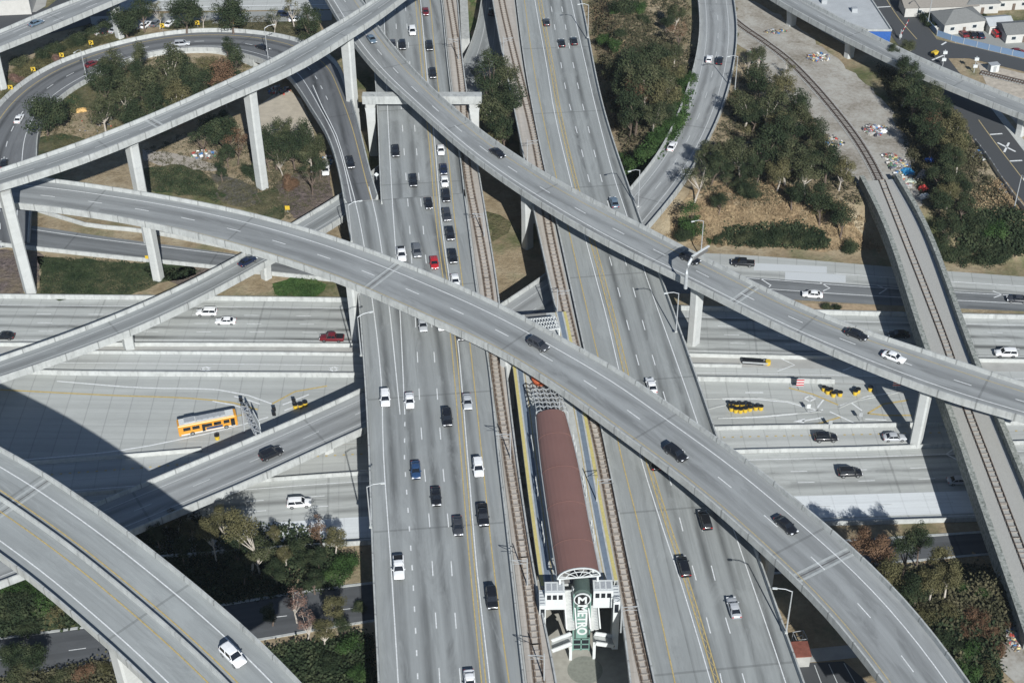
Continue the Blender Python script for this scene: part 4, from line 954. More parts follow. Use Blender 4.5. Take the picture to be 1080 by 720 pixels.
for px, k, c, lab in [((369.5, 172), 'suv', 'black', 'black suv on the loop ramp about to join the freeway'), ((277, 50), 'sedan', 'black', 'dark car on the loop ramp left of the topmost flyover'), ((192, 46), 'suv', 'silver', 'pale suv with dark glass at the top of the loop ramp'),
                      ((97, 67), 'sedan', 'darkred', 'dark red car on the loop ramp behind the tree crowns'), ((20, 125), 'sedan', 'white', 'white car on the left bend of the loop ramp'), ((4, 172), 'sedan', 'black', 'dark car at the left edge about to pass below the topmost flyover')]:
    car_on(LP, px, 1, k, c, lab, g)
g = 'cars on the ground level freeway'
dW = 1 if NR.t[3].x < 0 else -1
for dk, px, k, c, dr, lab in [
 (NR, (218, 329), 'suv', 'white', dW, 'white suv, upper left one of the two white cars behind the narrow ramp'), (NR, (238, 338), 'sedan', 'white', dW, 'white sedan with dark roof hatch, lower right of the two white cars'),
 (NR, (350, 356), 'pickup', 'darkred', dW, 'dark red pickup truck beside the left freeway deck'), (NR, (4, 354), 'sedan', 'black', dW, 'black car at the left edge on the ground level freeway'),
 (ER, (783.5, 277), 'pickup', 'black', dW, 'black pickup below the green bushes on the exit ramp'), (ER, (857, 310), 'sedan', 'white', dW, 'white car on the dark asphalt exit ramp'),
 (ER, (1073, 315), 'sedan', 'darkgrey', dW, 'dark grey car at the right edge on the exit ramp'), (NR, (1061, 372), 'suv', 'white', dW, 'white suv right of the railway bridge'),
 (NR, (948, 352), 'sedan', 'black', dW, 'dark car in the shadow left of the railway bridge'), (HV, (871, 461), 'suv', 'black', -dW, 'black suv on the strip with yellow dots'),
 (HV, (943.5, 460.5), 'sedan', 'silver', -dW, 'silver white car by the pier shadow on the yellow dotted strip'), (SR, (896.5, 498), 'suv', 'black', -dW, 'black suv below the yellow dotted strip'),
 (SR, (1012, 506), 'sedan', 'silver', -dW, 'silver car in the shadow of the railway bridge'), (SR, (315.5, 530), 'suv', 'white', -dW, 'white suv beside the eucalyptus shadows left of the deck')]:
    car_on(dk, px, dr, k, c, lab, g, dz=.04)
g = 'cars parked in the top right lot'
for px, k, c, yaw, lab in [((1016, 35), 'sedan', 'darkred', 100, 'dark red car leftmost in the row in front of the house'), ((1025.5, 36), 'sedan', 'black', 95, 'black car left of its black neighbour in the lot'), ((1033.5, 36.5), 'sedan', 'navy', 95, 'dark blue car right of the black one in the lot'),
                           ((1050, 35), 'suv', 'red', 100, 'bright red suv parked by the small white garage'), ((1072, 41), 'van', 'white', 10, 'white van parked sideways near the right edge'), ((1073, 54), 'sedan', 'darkred', 0, 'dark red car parked behind the blue fence at the right edge')]:
    p = U(px[0], px[1], ZP+.8); p.z = ZP+.1; car(k, c, p, R_(yaw), lab, g)
g = 'cars parked behind the trees at the top left'
for n_, (x, y, k, c, yaw, w_) in enumerate([(104, 33, 'sedan', 'white', 60, 'white car leftmost in the tree shaded lot'), (112, 32, 'suv', 'black', 60, 'black suv second from left in the tree shaded lot'), (121, 31, 'sedan', 'silver', 60, 'silver car third from left in the tree shaded lot'), (154, 26, 'suv', 'white', 70, 'white suv left of the gap in the tree shaded lot'), (164, 24, 'sedan', 'grey', 70, 'grey car beside the white suv in the shaded lot'), (179, 24, 'sedan', 'white', 70, 'white car under the bushy trees at the top'), (300, 15, 'suv', 'navy', 0, 'dark blue suv parked beside the thin tree at the top'), (312, 20, 'sedan', 'white', 10, 'white car parked between the thin tree and the tall conifer')]):
    p = U(x, y, .8); p.z = .06; car(k, c, p, R_(yaw), w_, g)
p = U(343.5, 179.5, .8); p.z = .1; car('suv', 'white', p, R_(-85), 'white suv parked on dirt between the right tree and the loop ramp')

# ------------------------------------------------------------------ bus
def bus():
    p = U(219, 447, 1.2); p.z = .05; a = U(190, 460, .0); b = U(243, 449.5, 0); yaw = math.atan2(b.y-a.y, b.x-a.x)
    root = empty('city_bus', p, yaw); tag(root, 'orange city bus with white roof standing on the concrete bus plaza', 'bus'); L, w, h = 12.4, 2.6, 3.05
    rows = []
    for x, k, z0 in ((-L/2, .94, .5), (-L/2+.15, 1, .35), (L/2-.5, 1, .35), (L/2-.1, .96, .4), (L/2, .88, .55)):
        a = w/2*k; zt = h-(1-k)*2; rows.append([Vector((x, y, z)) for y, z in ((-a, z0), (-a, zt-.25), (-a+.12, zt-.05), (-a+.4, zt), (a-.4, zt), (a-.12, zt-.05), (a, zt-.25), (a, z0))])
    mb = MB(); mb.grid(rows, close=True); mb.face(rows[0][::-1]); mb.face(rows[-1]); mb.build('body', CM['orange'], root, merge=True)
    mb = MB(); mb.box((-.1, 0, h+.03), (L-1.0, w-.55, .08)); mb.build('roof_panel', M['white'], root)
    mb = MB(); mb.box((-3.6, 0, h+.22), (2.2, 1.6, .35)); mb.build('air_conditioner', M['galv'], root)
    mb = MB()
    for x in (-1.6, -.4, .9, 2.2, 3.4): mb.box((x, .1, h+.14), (.9, 1.3, .16))
    mb.box((.8, .1, h+.1), (6.2, 1.7, .06)); mb.build('roof_equipment', M['galv'], root)
    for sy in (-1, 1):
        for x, wd in ((-4.4, 1.5), (-2.5, 1.5), (.1, 1.5), (2.0, 1.5), (3.9, 1.2)):
            mb = MB(); mb.box((x, sy*(w/2+.005), 1.95), (wd, .04, .85)); mb.build('window', M['glass'], root)
    for x in (-.95, 5.2): mb = MB(); mb.box((x, -(w/2+.01), 1.5), (.85 if x > 0 else .6, .05, 1.9)); mb.build('door', M['glass'], root)
    mb = MB(); mb.box((L/2+.0, 0, 1.9), (.06, 2.1, 1.3)); mb.build('windscreen', M['glass'], root)
    mb = MB(); mb.box((1.3, -(w/2+.02), 1.1), (3.4, .04, .55)); mb.build('side_poster', CM['blue'], root)
    mb = MB(); mb.box((0, -(w/2+.012), .55), (L-1, .03, .3)); mb.build('skirt', M['white'], root)
    for x in (-3.4, 3.7):
        for sy in (-1, 1):
            o = obj('wheel', CMESH['suv']['wheel'][0], root); o.location = (x, sy*(w/2-.1), .48); o.scale = (1.25, 1.2, 1.25)
    for sy in (-1, 1):
        mb = MB(); mb.box((L/2-.02, sy*.95, .85), (.1, .35, .2)); mb.build('headlight', M['lamp'], root)
bus()
# ------------------------------------------------------------------ trees and bushes
def leaf_mat(name, c1, c2, c3):
    m, t, b = new_mat(name, .9, .04); p = pos(t)
    f = nz(t, p, .30, 4, .6); g = nz(t, p, 2.2, 3, .6)
    v = mth(t, 'ADD', mth(t, 'MULTIPLY', f, .65), mth(t, 'MULTIPLY', g, .35))
    c = ramp(t, v, [(.34, c1), (.5, c2), (.66, c3)]); t.links.new(c, b.inputs['Base Color'])
    return m
LM = {'euc': leaf_mat('eucalyptus_leaf', (.024, .034, .018), (.056, .065, .034), (.12, .12, .066)),
      'dark': leaf_mat('dark_leaf', (.014, .024, .013), (.032, .045, .024), (.075, .086, .045)),
      'green': leaf_mat('green_leaf', (.02, .042, .014), (.038, .072, .024), (.075, .12, .042)),
      'olive': leaf_mat('olive_leaf', (.05, .052, .026), (.095, .09, .045), (.16, .145, .075)),
      'brown': leaf_mat('russet_leaf', (.07, .045, .028), (.13, .08, .05), (.20, .13, .085)),
      'bare': leaf_mat('dry_reddish_twig', (.12, .075, .06), (.19, .12, .095), (.27, .19, .15))}
M['bark'] = simple('pale_bark', (.42, .38, .33), .2, 2.5)
M['barkd'] = simple('dark_bark', (.13, .10, .08), .25, 3)
def crown_proto(seed, style):
    """unit crown: radius about 1 in xy; leaf sized faces spread through clumps of the volume"""
    r = random.Random(seed); mb = MB()
    if style == 'euc': n, zr, cr, nl = 17, 1.05, (.26, .46), 330
    elif style == 'tall': n, zr, cr, nl = 15, 1.7, (.28, .44), 340
    elif style == 'round': n, zr, cr, nl = 20, .85, (.34, .5), 300
    elif style == 'sparse': n, zr, cr, nl = 14, 1.15, (.2, .36), 170
    else: n, zr, cr, nl = 13, .5, (.34, .5), 330    # bush
    cl = []
    for i in range(n):
        for _ in range(30):
            x, y, z = r.uniform(-1, 1), r.uniform(-1, 1), r.uniform(-1, 1)
            if x*x+y*y+z*z < 1: break
        k = .74 if style != 'tall' else .55*(1.15-.45*z)
        cl.append((Vector((x*k, y*k, z*zr*.74)), r.uniform(*cr)))
    for c, rad in cl:
        nn = int(nl*(rad/.4)**2)
        for _ in range(nn):
            d = Vector((r.gauss(0, 1), r.gauss(0, 1), r.gauss(0, 1))).normalized(); q = r.random()**.38
            p = c + Vector((d.x, d.y, d.z*.8))*rad*q*r.uniform(.85, 1.12)
            a = (d+Vector((r.gauss(0, .5), r.gauss(0, .5), r.gauss(0, .5)+.35))).normalized()
            u = a.cross(Vector((r.gauss(0, 1), r.gauss(0, 1), r.gauss(0, 1)))).normalized(); v = a.cross(u); s_ = r.uniform(.022, .048)
            mb.face([p-u*s_, p+v*s_*.7, p+u*s_, p-v*s_*.7])
    o = mb.build('crown_'+style, LM['euc']); me = o.data; bpy.data.objects.remove(o); return me, cl
CP = {s: [crown_proto(10*k+len(s), s) for k in range(3)] for s in ('euc', 'tall', 'round', 'sparse', 'bush')}
def tree(px, py, rpx, style, colr, label, group, zb=None, hk=None, name='eucalyptus_tree', cat='tree', sq=1.0):
    c0 = U(px, py, 6); dep = (c0-Vector((0, 0, CAMH))).dot(_fw); R = rpx*dep/FPX*(1.22 if style == 'bush' else 1.24)
    if style == 'bush': hc = R*.35
    else: hc = R*{'euc': 1.75, 'tall': 2.1, 'round': 1.35, 'sparse': 2.0}[style]*(hk or 1)
    z = 0
    for _ in range(8):
        p = U(px, py, z+hc); z = terr(p.x, p.y)
    if zb is not None: z = zb; p = U(px, py, z+hc)
    root = empty(name, (p.x, p.y, z), rnd.uniform(0, 6.28)); tag(root, label, cat, group)
    me, cl = rnd.choice(CP[style]); o = obj('crown', me, root); o.location = (0, 0, hc); o.scale = (R, R, R*sq)
    o.rotation_euler = (0, 0, 0); o.material_slots[0].link = 'OBJECT'; o.material_slots[0].material = LM[colr]
    if style != 'bush':
        mb = MB(); lean = Vector((rnd.uniform(-.12, .12), rnd.uniform(-.12, .12), 0))*hc; fk = Vector((lean.x, lean.y, hc*.45)); tr0 = max(.16, R*.055)
        mb.tube([(0, 0, -.4), (lean.x*.4, lean.y*.4, hc*.2), fk], [tr0*1.25, tr0, tr0*.8], 7)
        for c, rad in sorted(cl, key=lambda q: -q[1])[:7]:
            e = Vector((c.x*R, c.y*R, c.z*R*sq+hc)); mdl = fk.lerp(e, .5)+Vector((0, 0, -.08*R)); mb.tube([fk-Vector((0, 0, .2)), mdl, e], [tr0*.6, tr0*.38, tr0*.12], 5)
        mb.build('trunk', M['bark'] if colr in ('euc', 'bare', 'olive') else M['barkd'], root)
    return root
ORD = ['first', 'second', 'third', 'fourth', 'fifth', 'sixth', 'seventh', 'eighth', 'ninth', 'tenth', 'eleventh', 'twelfth', 'thirteenth', 'fourteenth', 'fifteenth', 'sixteenth', 'seventeenth', 'eighteenth', 'nineteenth', 'twentieth', 'twenty first', 'twenty second', 'twenty third', 'twenty fourth', 'twenty fifth', 'twenty sixth']
CW = {'euc': 'grey green', 'dark': 'dark green', 'green': 'bright green', 'olive': 'olive', 'brown': 'russet brown', 'bare': 'reddish thin'}
def grove(region, group, items, name='eucalyptus_tree', cat='tree', noun='tree'):
    items = sorted(items, key=lambda q: (q[0], q[1]))
    cnt = {}
    for it in items: cnt[it[4]] = cnt.get(it[4], 0)+1
    seen = {}
    for it in items:
        x, y, r_, st, cl = it[:5]; hk = it[5] if len(it) > 5 else None; seen[cl] = seen.get(cl, 0)+1
        nm = CW[cl]+(' bush' if st == 'bush' else ' '+noun)
        lab = ('the only ' if cnt[cl] == 1 else ORD[seen[cl]-1]+' ')+nm+(' ' if cnt[cl] == 1 else ' from left ')+region
        tree(x, y, r_, st, cl, lab, group, hk=hk, name='bush' if st == 'bush' else name, cat='bush' if st == 'bush' else cat)
grove('among the trees inside the loop', 'trees inside the loop ramp', [
 (45, 120, 20, 'round', 'dark', .8), (112, 62, 15, 'euc', 'euc'), (143, 60, 13, 'tall', 'euc'), (110, 84, 16, 'euc', 'dark'), (128, 92, 17, 'euc', 'euc'), (106, 112, 15, 'euc', 'euc'), (137, 112, 16, 'euc', 'dark'),
 (163, 84, 19, 'euc', 'euc'), (150, 76, 13, 'euc', 'dark'), (122, 76, 13, 'euc', 'dark'), (196, 70, 12, 'euc', 'dark'), (192, 108, 11, 'euc', 'euc'), (236, 92, 11, 'euc', 'euc'), (240, 50, 8, 'tall', 'dark'), (178, 65, 17, 'euc', 'euc'), (160, 105, 16, 'euc', 'dark'), (185, 98, 16, 'euc', 'olive'), (205, 82, 17, 'euc', 'dark'), (228, 76, 17, 'euc', 'brown'), (222, 66, 10, 'euc', 'olive'), (245, 62, 13, 'tall', 'dark'), (243, 80, 12, 'euc', 'dark'), (210, 95, 12, 'euc', 'euc')])
grove('below the topmost flyover', 'trees between the two far flyovers', [
 (212, 142, 13, 'sparse', 'dark'), (230, 135, 18, 'euc', 'dark'), (247, 146, 13, 'sparse', 'brown'), (233, 180, 8, 'tall', 'dark', .7), (262, 180, 9, 'bush', 'dark'), (270, 183, 8, 'tall', 'dark', .6), (268, 158, 5, 'bush', 'green'),
 (288, 147, 17, 'euc', 'dark'), (299, 134, 13, 'euc', 'euc'), (282, 160, 11, 'euc', 'dark'), (308, 155, 13, 'euc', 'dark'), (326, 160, 12, 'euc', 'euc'), (222, 128, 12, 'euc', 'euc'), (240, 128, 12, 'euc', 'dark'), (238, 158, 10, 'euc', 'dark'), (336, 172, 9, 'euc', 'dark'), (318, 142, 16, 'euc', 'dark'), (334, 152, 11, 'euc', 'euc'), (305, 192, 9, 'round', 'brown', .6), (327, 180, 12, 'sparse', 'dark'), (296, 166, 9, 'sparse', 'euc')])
grove('along the street above the loop', 'trees above the loop ramp', [
 (132, 20, 16, 'round', 'dark'), (148, 8, 13, 'euc', 'dark'), (165, 10, 9, 'sparse', 'olive'), (193, 12, 16, 'round', 'dark'), (212, 14, 7, 'sparse', 'euc'), (243, 12, 17, 'round', 'dark'), (287, 17, 9, 'sparse', 'euc'), (325, 22, 14, 'tall', 'dark'), (308, 6, 10, 'sparse', 'olive')])
grove('below the top left flyover', 'bushes on the verge outside the loop', [
 (20, 65, 10, 'bush', 'euc'), (32, 72, 8, 'bush', 'olive'), (44, 60, 11, 'bush', 'dark'), (58, 52, 11, 'bush', 'dark'), (70, 48, 9, 'bush', 'euc'), (82, 40, 12, 'bush', 'dark'), (97, 33, 10, 'bush', 'dark'), (110, 30, 11, 'bush', 'dark'), (44, 68, 8, 'bush', 'olive'), (62, 62, 7, 'bush', 'bare'), (18, 82, 8, 'bush', 'bare'), (100, 43, 8, 'bush', 'olive')])
grove('between the two track decks', 'trees between the track decks', [
 (517, 62, 12, 'sparse', 'euc', 1.4), (520, 80, 18, 'tall', 'dark', 1.2), (536, 75, 15, 'euc', 'euc', 1.6), (534, 98, 17, 'euc', 'dark', 1.6), (521, 110, 17, 'euc', 'euc', 1.4), (532, 128, 15, 'euc', 'dark', 1.3), (523, 138, 11, 'euc', 'olive', 1.2), (502, 76, 7, 'sparse', 'dark', 1.6), (507, 84, 6, 'sparse', 'dark', 1.6)])
grove('right of the right freeway deck', 'trees and bushes right of the freeway deck', [
 (655, 6, 14, 'bush', 'dark'), (672, 8, 10, 'bush', 'green'), (640, 42, 9, 'bush', 'green'), (650, 48, 9, 'bush', 'green'), (656, 35, 7, 'bush', 'dark'), (680, 20, 7, 'bush', 'dark'), (648, 12, 5, 'bush', 'green'), (712, 12, 10, 'euc', 'euc'), (715, 32, 10, 'sparse', 'brown'), (703, 20, 8, 'euc', 'dark'),
 (650, 70, 13, 'euc', 'euc'), (678, 92, 15, 'euc', 'brown'), (702, 84, 13, 'euc', 'euc'), (665, 122, 12, 'euc', 'dark'), (700, 112, 12, 'euc', 'dark'), (668, 66, 18, 'euc', 'dark'), (690, 58, 16, 'euc', 'dark'), (660, 88, 16, 'euc', 'dark'), (682, 82, 20, 'euc', 'euc'), (705, 72, 14, 'euc', 'olive'), (699, 96, 16, 'euc', 'olive'), (672, 106, 18, 'euc', 'dark'), (690, 114, 14, 'euc', 'euc'), (655, 110, 10, 'euc', 'dark'), (712, 50, 10, 'euc', 'euc'),
 (722, 84, 13, 'bush', 'green'), (716, 106, 13, 'bush', 'green'), (706, 128, 12, 'bush', 'green'), (694, 145, 12, 'bush', 'green'), (684, 160, 13, 'bush', 'green'), (668, 172, 11, 'bush', 'green'), (657, 165, 7, 'bush', 'green')])
grove('between curved ramp and railway', 'trees between the curved ramp and the railway', [
 (800, 56, 9, 'euc', 'euc'), (790, 62, 8, 'sparse', 'euc'), (832, 69, 7, 'sparse', 'olive'), (781, 100, 10, 'bush', 'olive'), (803, 80, 15, 'euc', 'dark'), (822, 88, 14, 'euc', 'olive'), (788, 105, 15, 'euc', 'euc'), (812, 108, 16, 'euc', 'euc'), (838, 108, 14, 'euc', 'dark'), (796, 132, 13, 'bush', 'olive'),
 (830, 136, 16, 'euc', 'dark'), (858, 133, 13, 'euc', 'dark'), (808, 152, 18, 'euc', 'dark'), (783, 160, 15, 'euc', 'euc'), (766, 158, 14, 'euc', 'euc'), (743, 162, 12, 'euc', 'euc'), (735, 180, 14, 'sparse', 'euc'), (752, 172, 12, 'euc', 'dark'), (733, 205, 14, 'tall', 'green', .8), (724, 222, 10, 'round', 'dark', .7), (768, 182, 9, 'tall', 'dark', .7),
 (818, 124, 13, 'euc', 'olive'), (845, 122, 12, 'euc', 'euc'), (800, 172, 13, 'euc', 'dark'), (822, 178, 13, 'euc', 'olive'), (795, 118, 12, 'euc', 'dark'), (862, 150, 13, 'euc', 'euc'), (838, 195, 12, 'euc', 'dark'), (760, 200, 9, 'euc', 'dark'), (832, 165, 16, 'euc', 'euc'), (790, 200, 11, 'round', 'dark', .6), (781, 186, 10, 'tall', 'dark', .6), (852, 178, 15, 'euc', 'euc'), (874, 165, 15, 'euc', 'dark'), (888, 178, 12, 'euc', 'olive'), (870, 196, 15, 'euc', 'dark'), (893, 205, 14, 'euc', 'dark')],)
grove('below the dry slope by the exit ramp', 'bushes at the foot of the dry slope', [
 (760, 238, 7, 'bush', 'dark'), (768, 226, 6, 'bush', 'dark'), (782, 248, 11, 'bush', 'euc'), (798, 242, 12, 'bush', 'dark'), (814, 247, 13, 'bush', 'dark'), (829, 252, 8, 'bush', 'euc'), (843, 246, 11, 'bush', 'dark'), (855, 252, 10, 'bush', 'dark'), (866, 256, 8, 'bush', 'dark'), (868, 215, 12, 'bush', 'olive'), (902, 235, 11, 'bush', 'dark'),
 (873, 323, 6, 'bush', 'dark'), (883, 324, 5, 'bush', 'dark'), (750, 232, 4, 'bush', 'green')])
grove('in the row right of the railway', 'trees right of the railway', [
 (968, 88, 12, 'euc', 'dark'), (990, 128, 13, 'euc', 'brown'), (1000, 165, 12, 'euc', 'dark'), (1015, 142, 11, 'euc', 'dark'), (1002, 200, 11, 'euc', 'olive'), (1018, 212, 10, 'euc', 'dark'), (998, 230, 10, 'euc', 'dark'), (944, 54, 7, 'euc', 'dark', 1.6), (957, 48, 7, 'round', 'euc', 2.4), (956, 68, 11, 'euc', 'dark', 1.4), (954, 90, 12, 'euc', 'euc'), (965, 102, 14, 'euc', 'dark'), (980, 98, 12, 'euc', 'euc'), (975, 120, 15, 'euc', 'dark'), (995, 115, 14, 'euc', 'dark'), (1003, 132, 14, 'euc', 'olive'), (985, 140, 15, 'euc', 'dark'), (1008, 150, 14, 'euc', 'olive'), (1012, 166, 10, 'euc', 'euc'),
 (996, 180, 14, 'euc', 'dark'), (1012, 192, 12, 'euc', 'dark'), (996, 205, 12, 'euc', 'dark'), (1005, 215, 13, 'euc', 'dark'), (1030, 228, 14, 'bush', 'dark'), (1050, 232, 14, 'bush', 'green'), (1062, 245, 12, 'bush', 'dark'), (1040, 250, 15, 'bush', 'dark'), (1018, 252, 14, 'bush', 'dark'), (1000, 258, 12, 'bush', 'dark'), (1056, 262, 13, 'bush', 'dark')])
grove('at bottom left of the deck', 'trees left of the freeway deck', [
 (172, 545, 9, 'euc', 'olive'), (185, 545, 11, 'euc', 'olive'), (200, 556, 10, 'euc', 'olive'), (235, 545, 12, 'euc', 'olive', 1.7), (222, 558, 13, 'euc', 'olive', 1.7), (165, 560, 10, 'euc', 'dark', 1.4), (190, 575, 11, 'euc', 'dark', 1.3), (330, 610, 11, 'euc', 'dark'), (285, 645, 10, 'euc', 'dark'), (340, 665, 12, 'euc', 'olive'), (362, 655, 10, 'euc', 'dark'), (215, 570, 12, 'euc', 'dark'), (255, 600, 12, 'euc', 'dark'), (290, 600, 12, 'euc', 'dark'), (335, 585, 11, 'euc', 'dark'), (300, 585, 9, 'euc', 'olive'), (257, 553, 19, 'euc', 'olive', 1.7), (270, 580, 16, 'euc', 'euc'), (246, 578, 14, 'euc', 'dark'), (287, 562, 8, 'euc', 'olive'), (338, 555, 14, 'sparse', 'brown'), (352, 568, 12, 'euc', 'olive'), (310, 575, 13, 'bush', 'dark'),
 (365, 597, 15, 'bush', 'green'), (352, 608, 12, 'bush', 'green'), (320, 590, 10, 'bush', 'dark'), (310, 633, 14, 'sparse', 'bare'), (322, 655, 12, 'sparse', 'bare'), (352, 638, 13, 'euc', 'olive'), (378, 640, 8, 'bush', 'dark'), (372, 680, 15, 'bush', 'green'), (378, 712, 12, 'bush', 'green'), (348, 700, 12, 'bush', 'dark')])
grove('under the broad double bridge', 'bushes under the double bridge', [
 (8, 615, 16, 'bush', 'green'), (30, 620, 15, 'bush', 'green'), (18, 640, 18, 'bush', 'dark'), (45, 640, 17, 'bush', 'green'), (62, 650, 13, 'bush', 'olive'), (0, 660, 13, 'bush', 'dark'), (28, 662, 12, 'bush', 'dark'), (8, 690, 14, 'round', 'dark', .8), (32, 690, 15, 'round', 'dark', .8), (22, 712, 15, 'bush', 'euc'), (60, 715, 12, 'bush', 'euc'), (90, 712, 12, 'bush', 'brown'), (110, 708, 10, 'bush', 'olive')])
grove('between middle flyover and railway bridge', 'trees at the bottom right', [
 (915, 572, 15, 'euc', 'brown', 1.9), (932, 582, 16, 'euc', 'brown', 1.9), (946, 600, 16, 'euc', 'olive', 1.7), (928, 608, 13, 'euc', 'brown', 1.4), (958, 572, 15, 'euc', 'dark', 2.0), (975, 562, 13, 'euc', 'dark', 1.8), (992, 588, 14, 'euc', 'olive', 1.7), (1003, 603, 14, 'euc', 'olive', 1.5), (985, 612, 15, 'euc', 'olive'), (968, 620, 16, 'euc', 'dark'), (950, 628, 14, 'euc', 'dark'),
 (1012, 622, 9, 'bush', 'green'), (1035, 626, 8, 'bush', 'green'), (975, 648, 14, 'bush', 'olive'), (955, 648, 12, 'bush', 'dark'), (1000, 645, 12, 'bush', 'olive'), (1030, 652, 13, 'bush', 'brown'), (1042, 668, 11, 'bush', 'brown'), (1022, 668, 10, 'bush', 'brown'), (1010, 680, 13, 'bush', 'dark'), (1028, 690, 14, 'bush', 'green'), (992, 672, 14, 'bush', 'dark'),
 (998, 700, 14, 'bush', 'green'), (1020, 710, 14, 'bush', 'green'), (1045, 706, 12, 'bush', 'olive'), (1062, 660, 6, 'bush', 'brown'), (1052, 684, 9, 'bush', 'brown')])
grove('beside the houses at the top right', 'garden plants by the houses', [(976, 18, 9, 'bush', 'dark'), (984, 26, 7, 'bush', 'dark'), (998, 18, 8, 'bush', 'dark'), (1029, 24, 6, 'bush', 'green'), (1036, 18, 5, 'bush', 'dark'), (1045, 24, 4, 'bush', 'dark')])
# ------------------------------------------------------------------ station between the track decks
M['canopy'] = simple('canopy_red_brown', (.19, .105, .09), .05, .2, .5)
M['tower_green'] = simple('tower_green_cladding', (.075, .105, .095), .1, 1, .5)
M['mint'] = simple('mint_green_panel', (.16, .27, .235), .08, 1.5, .5)
M['tactile'] = simple('yellow_platform_edge', (.48, .42, .17), .12, 2.0)
M['bluegrey'] = simple('blue_grey_platform_band', (.15, .19, .24), .1, 1.2)
M['darkp'] = simple('dark_platform_floor', (.20, .20, .19), .1, 1.2)
def station():
    zp = ZV+1.0; zc = zp+4.2
    Lp = [(533, 330), (541, 388), (551, 470), (560, 545), (570, 616)]; Rp = [(598, 330), (609, 388), (625, 470), (638, 545), (652, 613)]
    pd = Deck([(515, 258)]+Lp, [(578, 262)]+Rp, zp, 4); root = empty('rail_station', pd.c[pd.n//2].xy.to_3d()); tag(root, 'rail station with arched red brown roof between the two track decks', 'station')
    mb = MB(); rows = []; i0 = int(pd.n*.27)
    for i in range(i0, pd.n):
        w = 2*pd.hw[i]; rows.append([pd.pt(i, a, b) for a, b in ((0, 0), (w, 0), (w, -1.4), (0, -1.4))])
    mb.grid(rows, close=True); mb.face(rows[0]); mb.face(rows[-1][::-1]); add_child(mb, 'platform', M['conc'], root)
    def band(a0, a1, mat, nm, dz):
        mb = MB(); rows = []
        for i in range(i0, pd.n):
            w = 2*pd.hw[i]; f = (lambda q: q if q >= 0 else w+q); rows.append([pd.pt(i, f(a0), dz), pd.pt(i, f(a1), dz)])
        mb.grid(rows); add_child(mb, nm, mat, root)
    band(.02, .62, M['tactile'], 'platform_edge', .02); band(-.02, -.62, M['tactile'], 'platform_edge', .02)
    band(.95, 1.9, M['bluegrey'], 'floor_band', .015); band(-.95, -1.9, M['bluegrey'], 'floor_band', .015)
    band(2.2, 2.4, M['worn_yellow'], 'floor_line', .02); band(-2.2, -2.4, M['worn_yellow'], 'floor_line', .02); band(4.2, -4.4, M['darkp'], 'floor_centre', .02)
    for d in range(20, int(pd.L[-1]), 25):
        j, _ = pd.along(d)
        if j > i0: column(pd, root, i=j, girder=1.4, w=3, t=1.6, flare=1.2)
    # canopy
    cl = [(565, 437), (569, 480), (578, 545), (588, 610)]; cr_ = [(597, 440), (608, 480), (620, 545), (633, 607)]
    cd = Deck(cl, cr_, zc, 2.2); mb = MB(); rows = []; K = 12
    for i in range(cd.n):
        w = 2*cd.hw[i]; rise = w*.30; rows.append([cd.pt(i, w*(1-math.cos(math.pi*k/K))/2, rise*math.sin(math.pi*k/K)) for k in range(K+1)])
    low = [[p-Vector((0, 0, .18)) for p in r] for r in rows]
    mb.grid(rows); mb.grid(low)
    for a, b in ((rows[0], low[0]), (rows[-1], low[-1])): mb.grid([a, b])
    mb.grid([[r[0] for r in rows], [r[0] for r in low]]); mb.grid([[r[-1] for r in rows], [r[-1] for r in low]])
    for i in range(3, cd.n-1, 4):
        ms_ = MB()
        for a, b in zip(rows[i], rows[i][1:]): ms_.bar(a+Vector((0, 0, .04)), b+Vector((0, 0, .04)), .09, .06)
        add_child(ms_, 'roof_seam', M['canopy'], root)
    # rounded far end
    r0 = rows[0]; t = -(cd.t[0]) if (cd.c[1]-cd.c[0]).dot(cd.t[0]) > 0 else cd.t[0]
    add_child(mb, 'canopy_roof', M['canopy'], root)
    o = root.children[-1]; o.data.polygons.foreach_set('use_smooth', [True]*len(o.data.polygons))
    mb = MB(); rr_ = rows[-1]; cen = (rr_[0]+rr_[-1])/2+Vector((0, 0, -.1))
    for a, b in zip(rr_, rr_[1:]): mb.bar(a, b, .2, .2)
    for k in range(1, K, 2): mb.bar(cen, rr_[k], .09, .09)
    mb.bar(rr_[0], rr_[-1], .22, .22)
    q = [cen+(p-cen)*.62 for p in rr_]
    for a, b in zip(q, q[1:]): mb.bar(a, b, .12, .12)
    
    add_child(mb, 'canopy_end_truss', M['white'], root)
    for sd in (0, 1):
        mb = MB()
        for i in range(cd.n-1): mb.bar(rows[i][0 if not sd else -1], rows[i+1][0 if not sd else -1], .3, .3)
        add_child(mb, 'eaves_beam', M['galv'], root)
        for i in range(0, cd.n, max(1, cd.n//7)):
            mb = MB(); p = cd.pt(i, .4 if not sd else 2*cd.hw[i]-.4); mb.bar(p, Vector((p.x, p.y, zp)), .35, .35); add_child(mb, 'canopy_post', M['white'], root)
    for sd in (0, 1):      # benches / windscreens along the sides
        for i in range(2, cd.n-2, 5):
            mb = MB(); p = cd.pt(i, -1.0 if not sd else 2*cd.hw[i]+1.0); a = p-cd.t[i]*2.2; b = p+cd.t[i]*2.2; a.z = b.z = zp+1.9; mb.bar(a, b, .12, .12)
            for e in (a, b, p.xy.to_3d()+Vector((0, 0, zp+1.9))): mb.bar(e, Vector((e.x, e.y, zp)), .1, .1)
            add_child(mb, 'windscreen_frame', M['white'], root)
    # steel lattice trellis over the platform north of the canopy
    mb = MB(); zt = zc+.8; A = [U(562, 411, zt), U(590, 411, zt), U(599, 434, zt), U(566, 434, zt)]
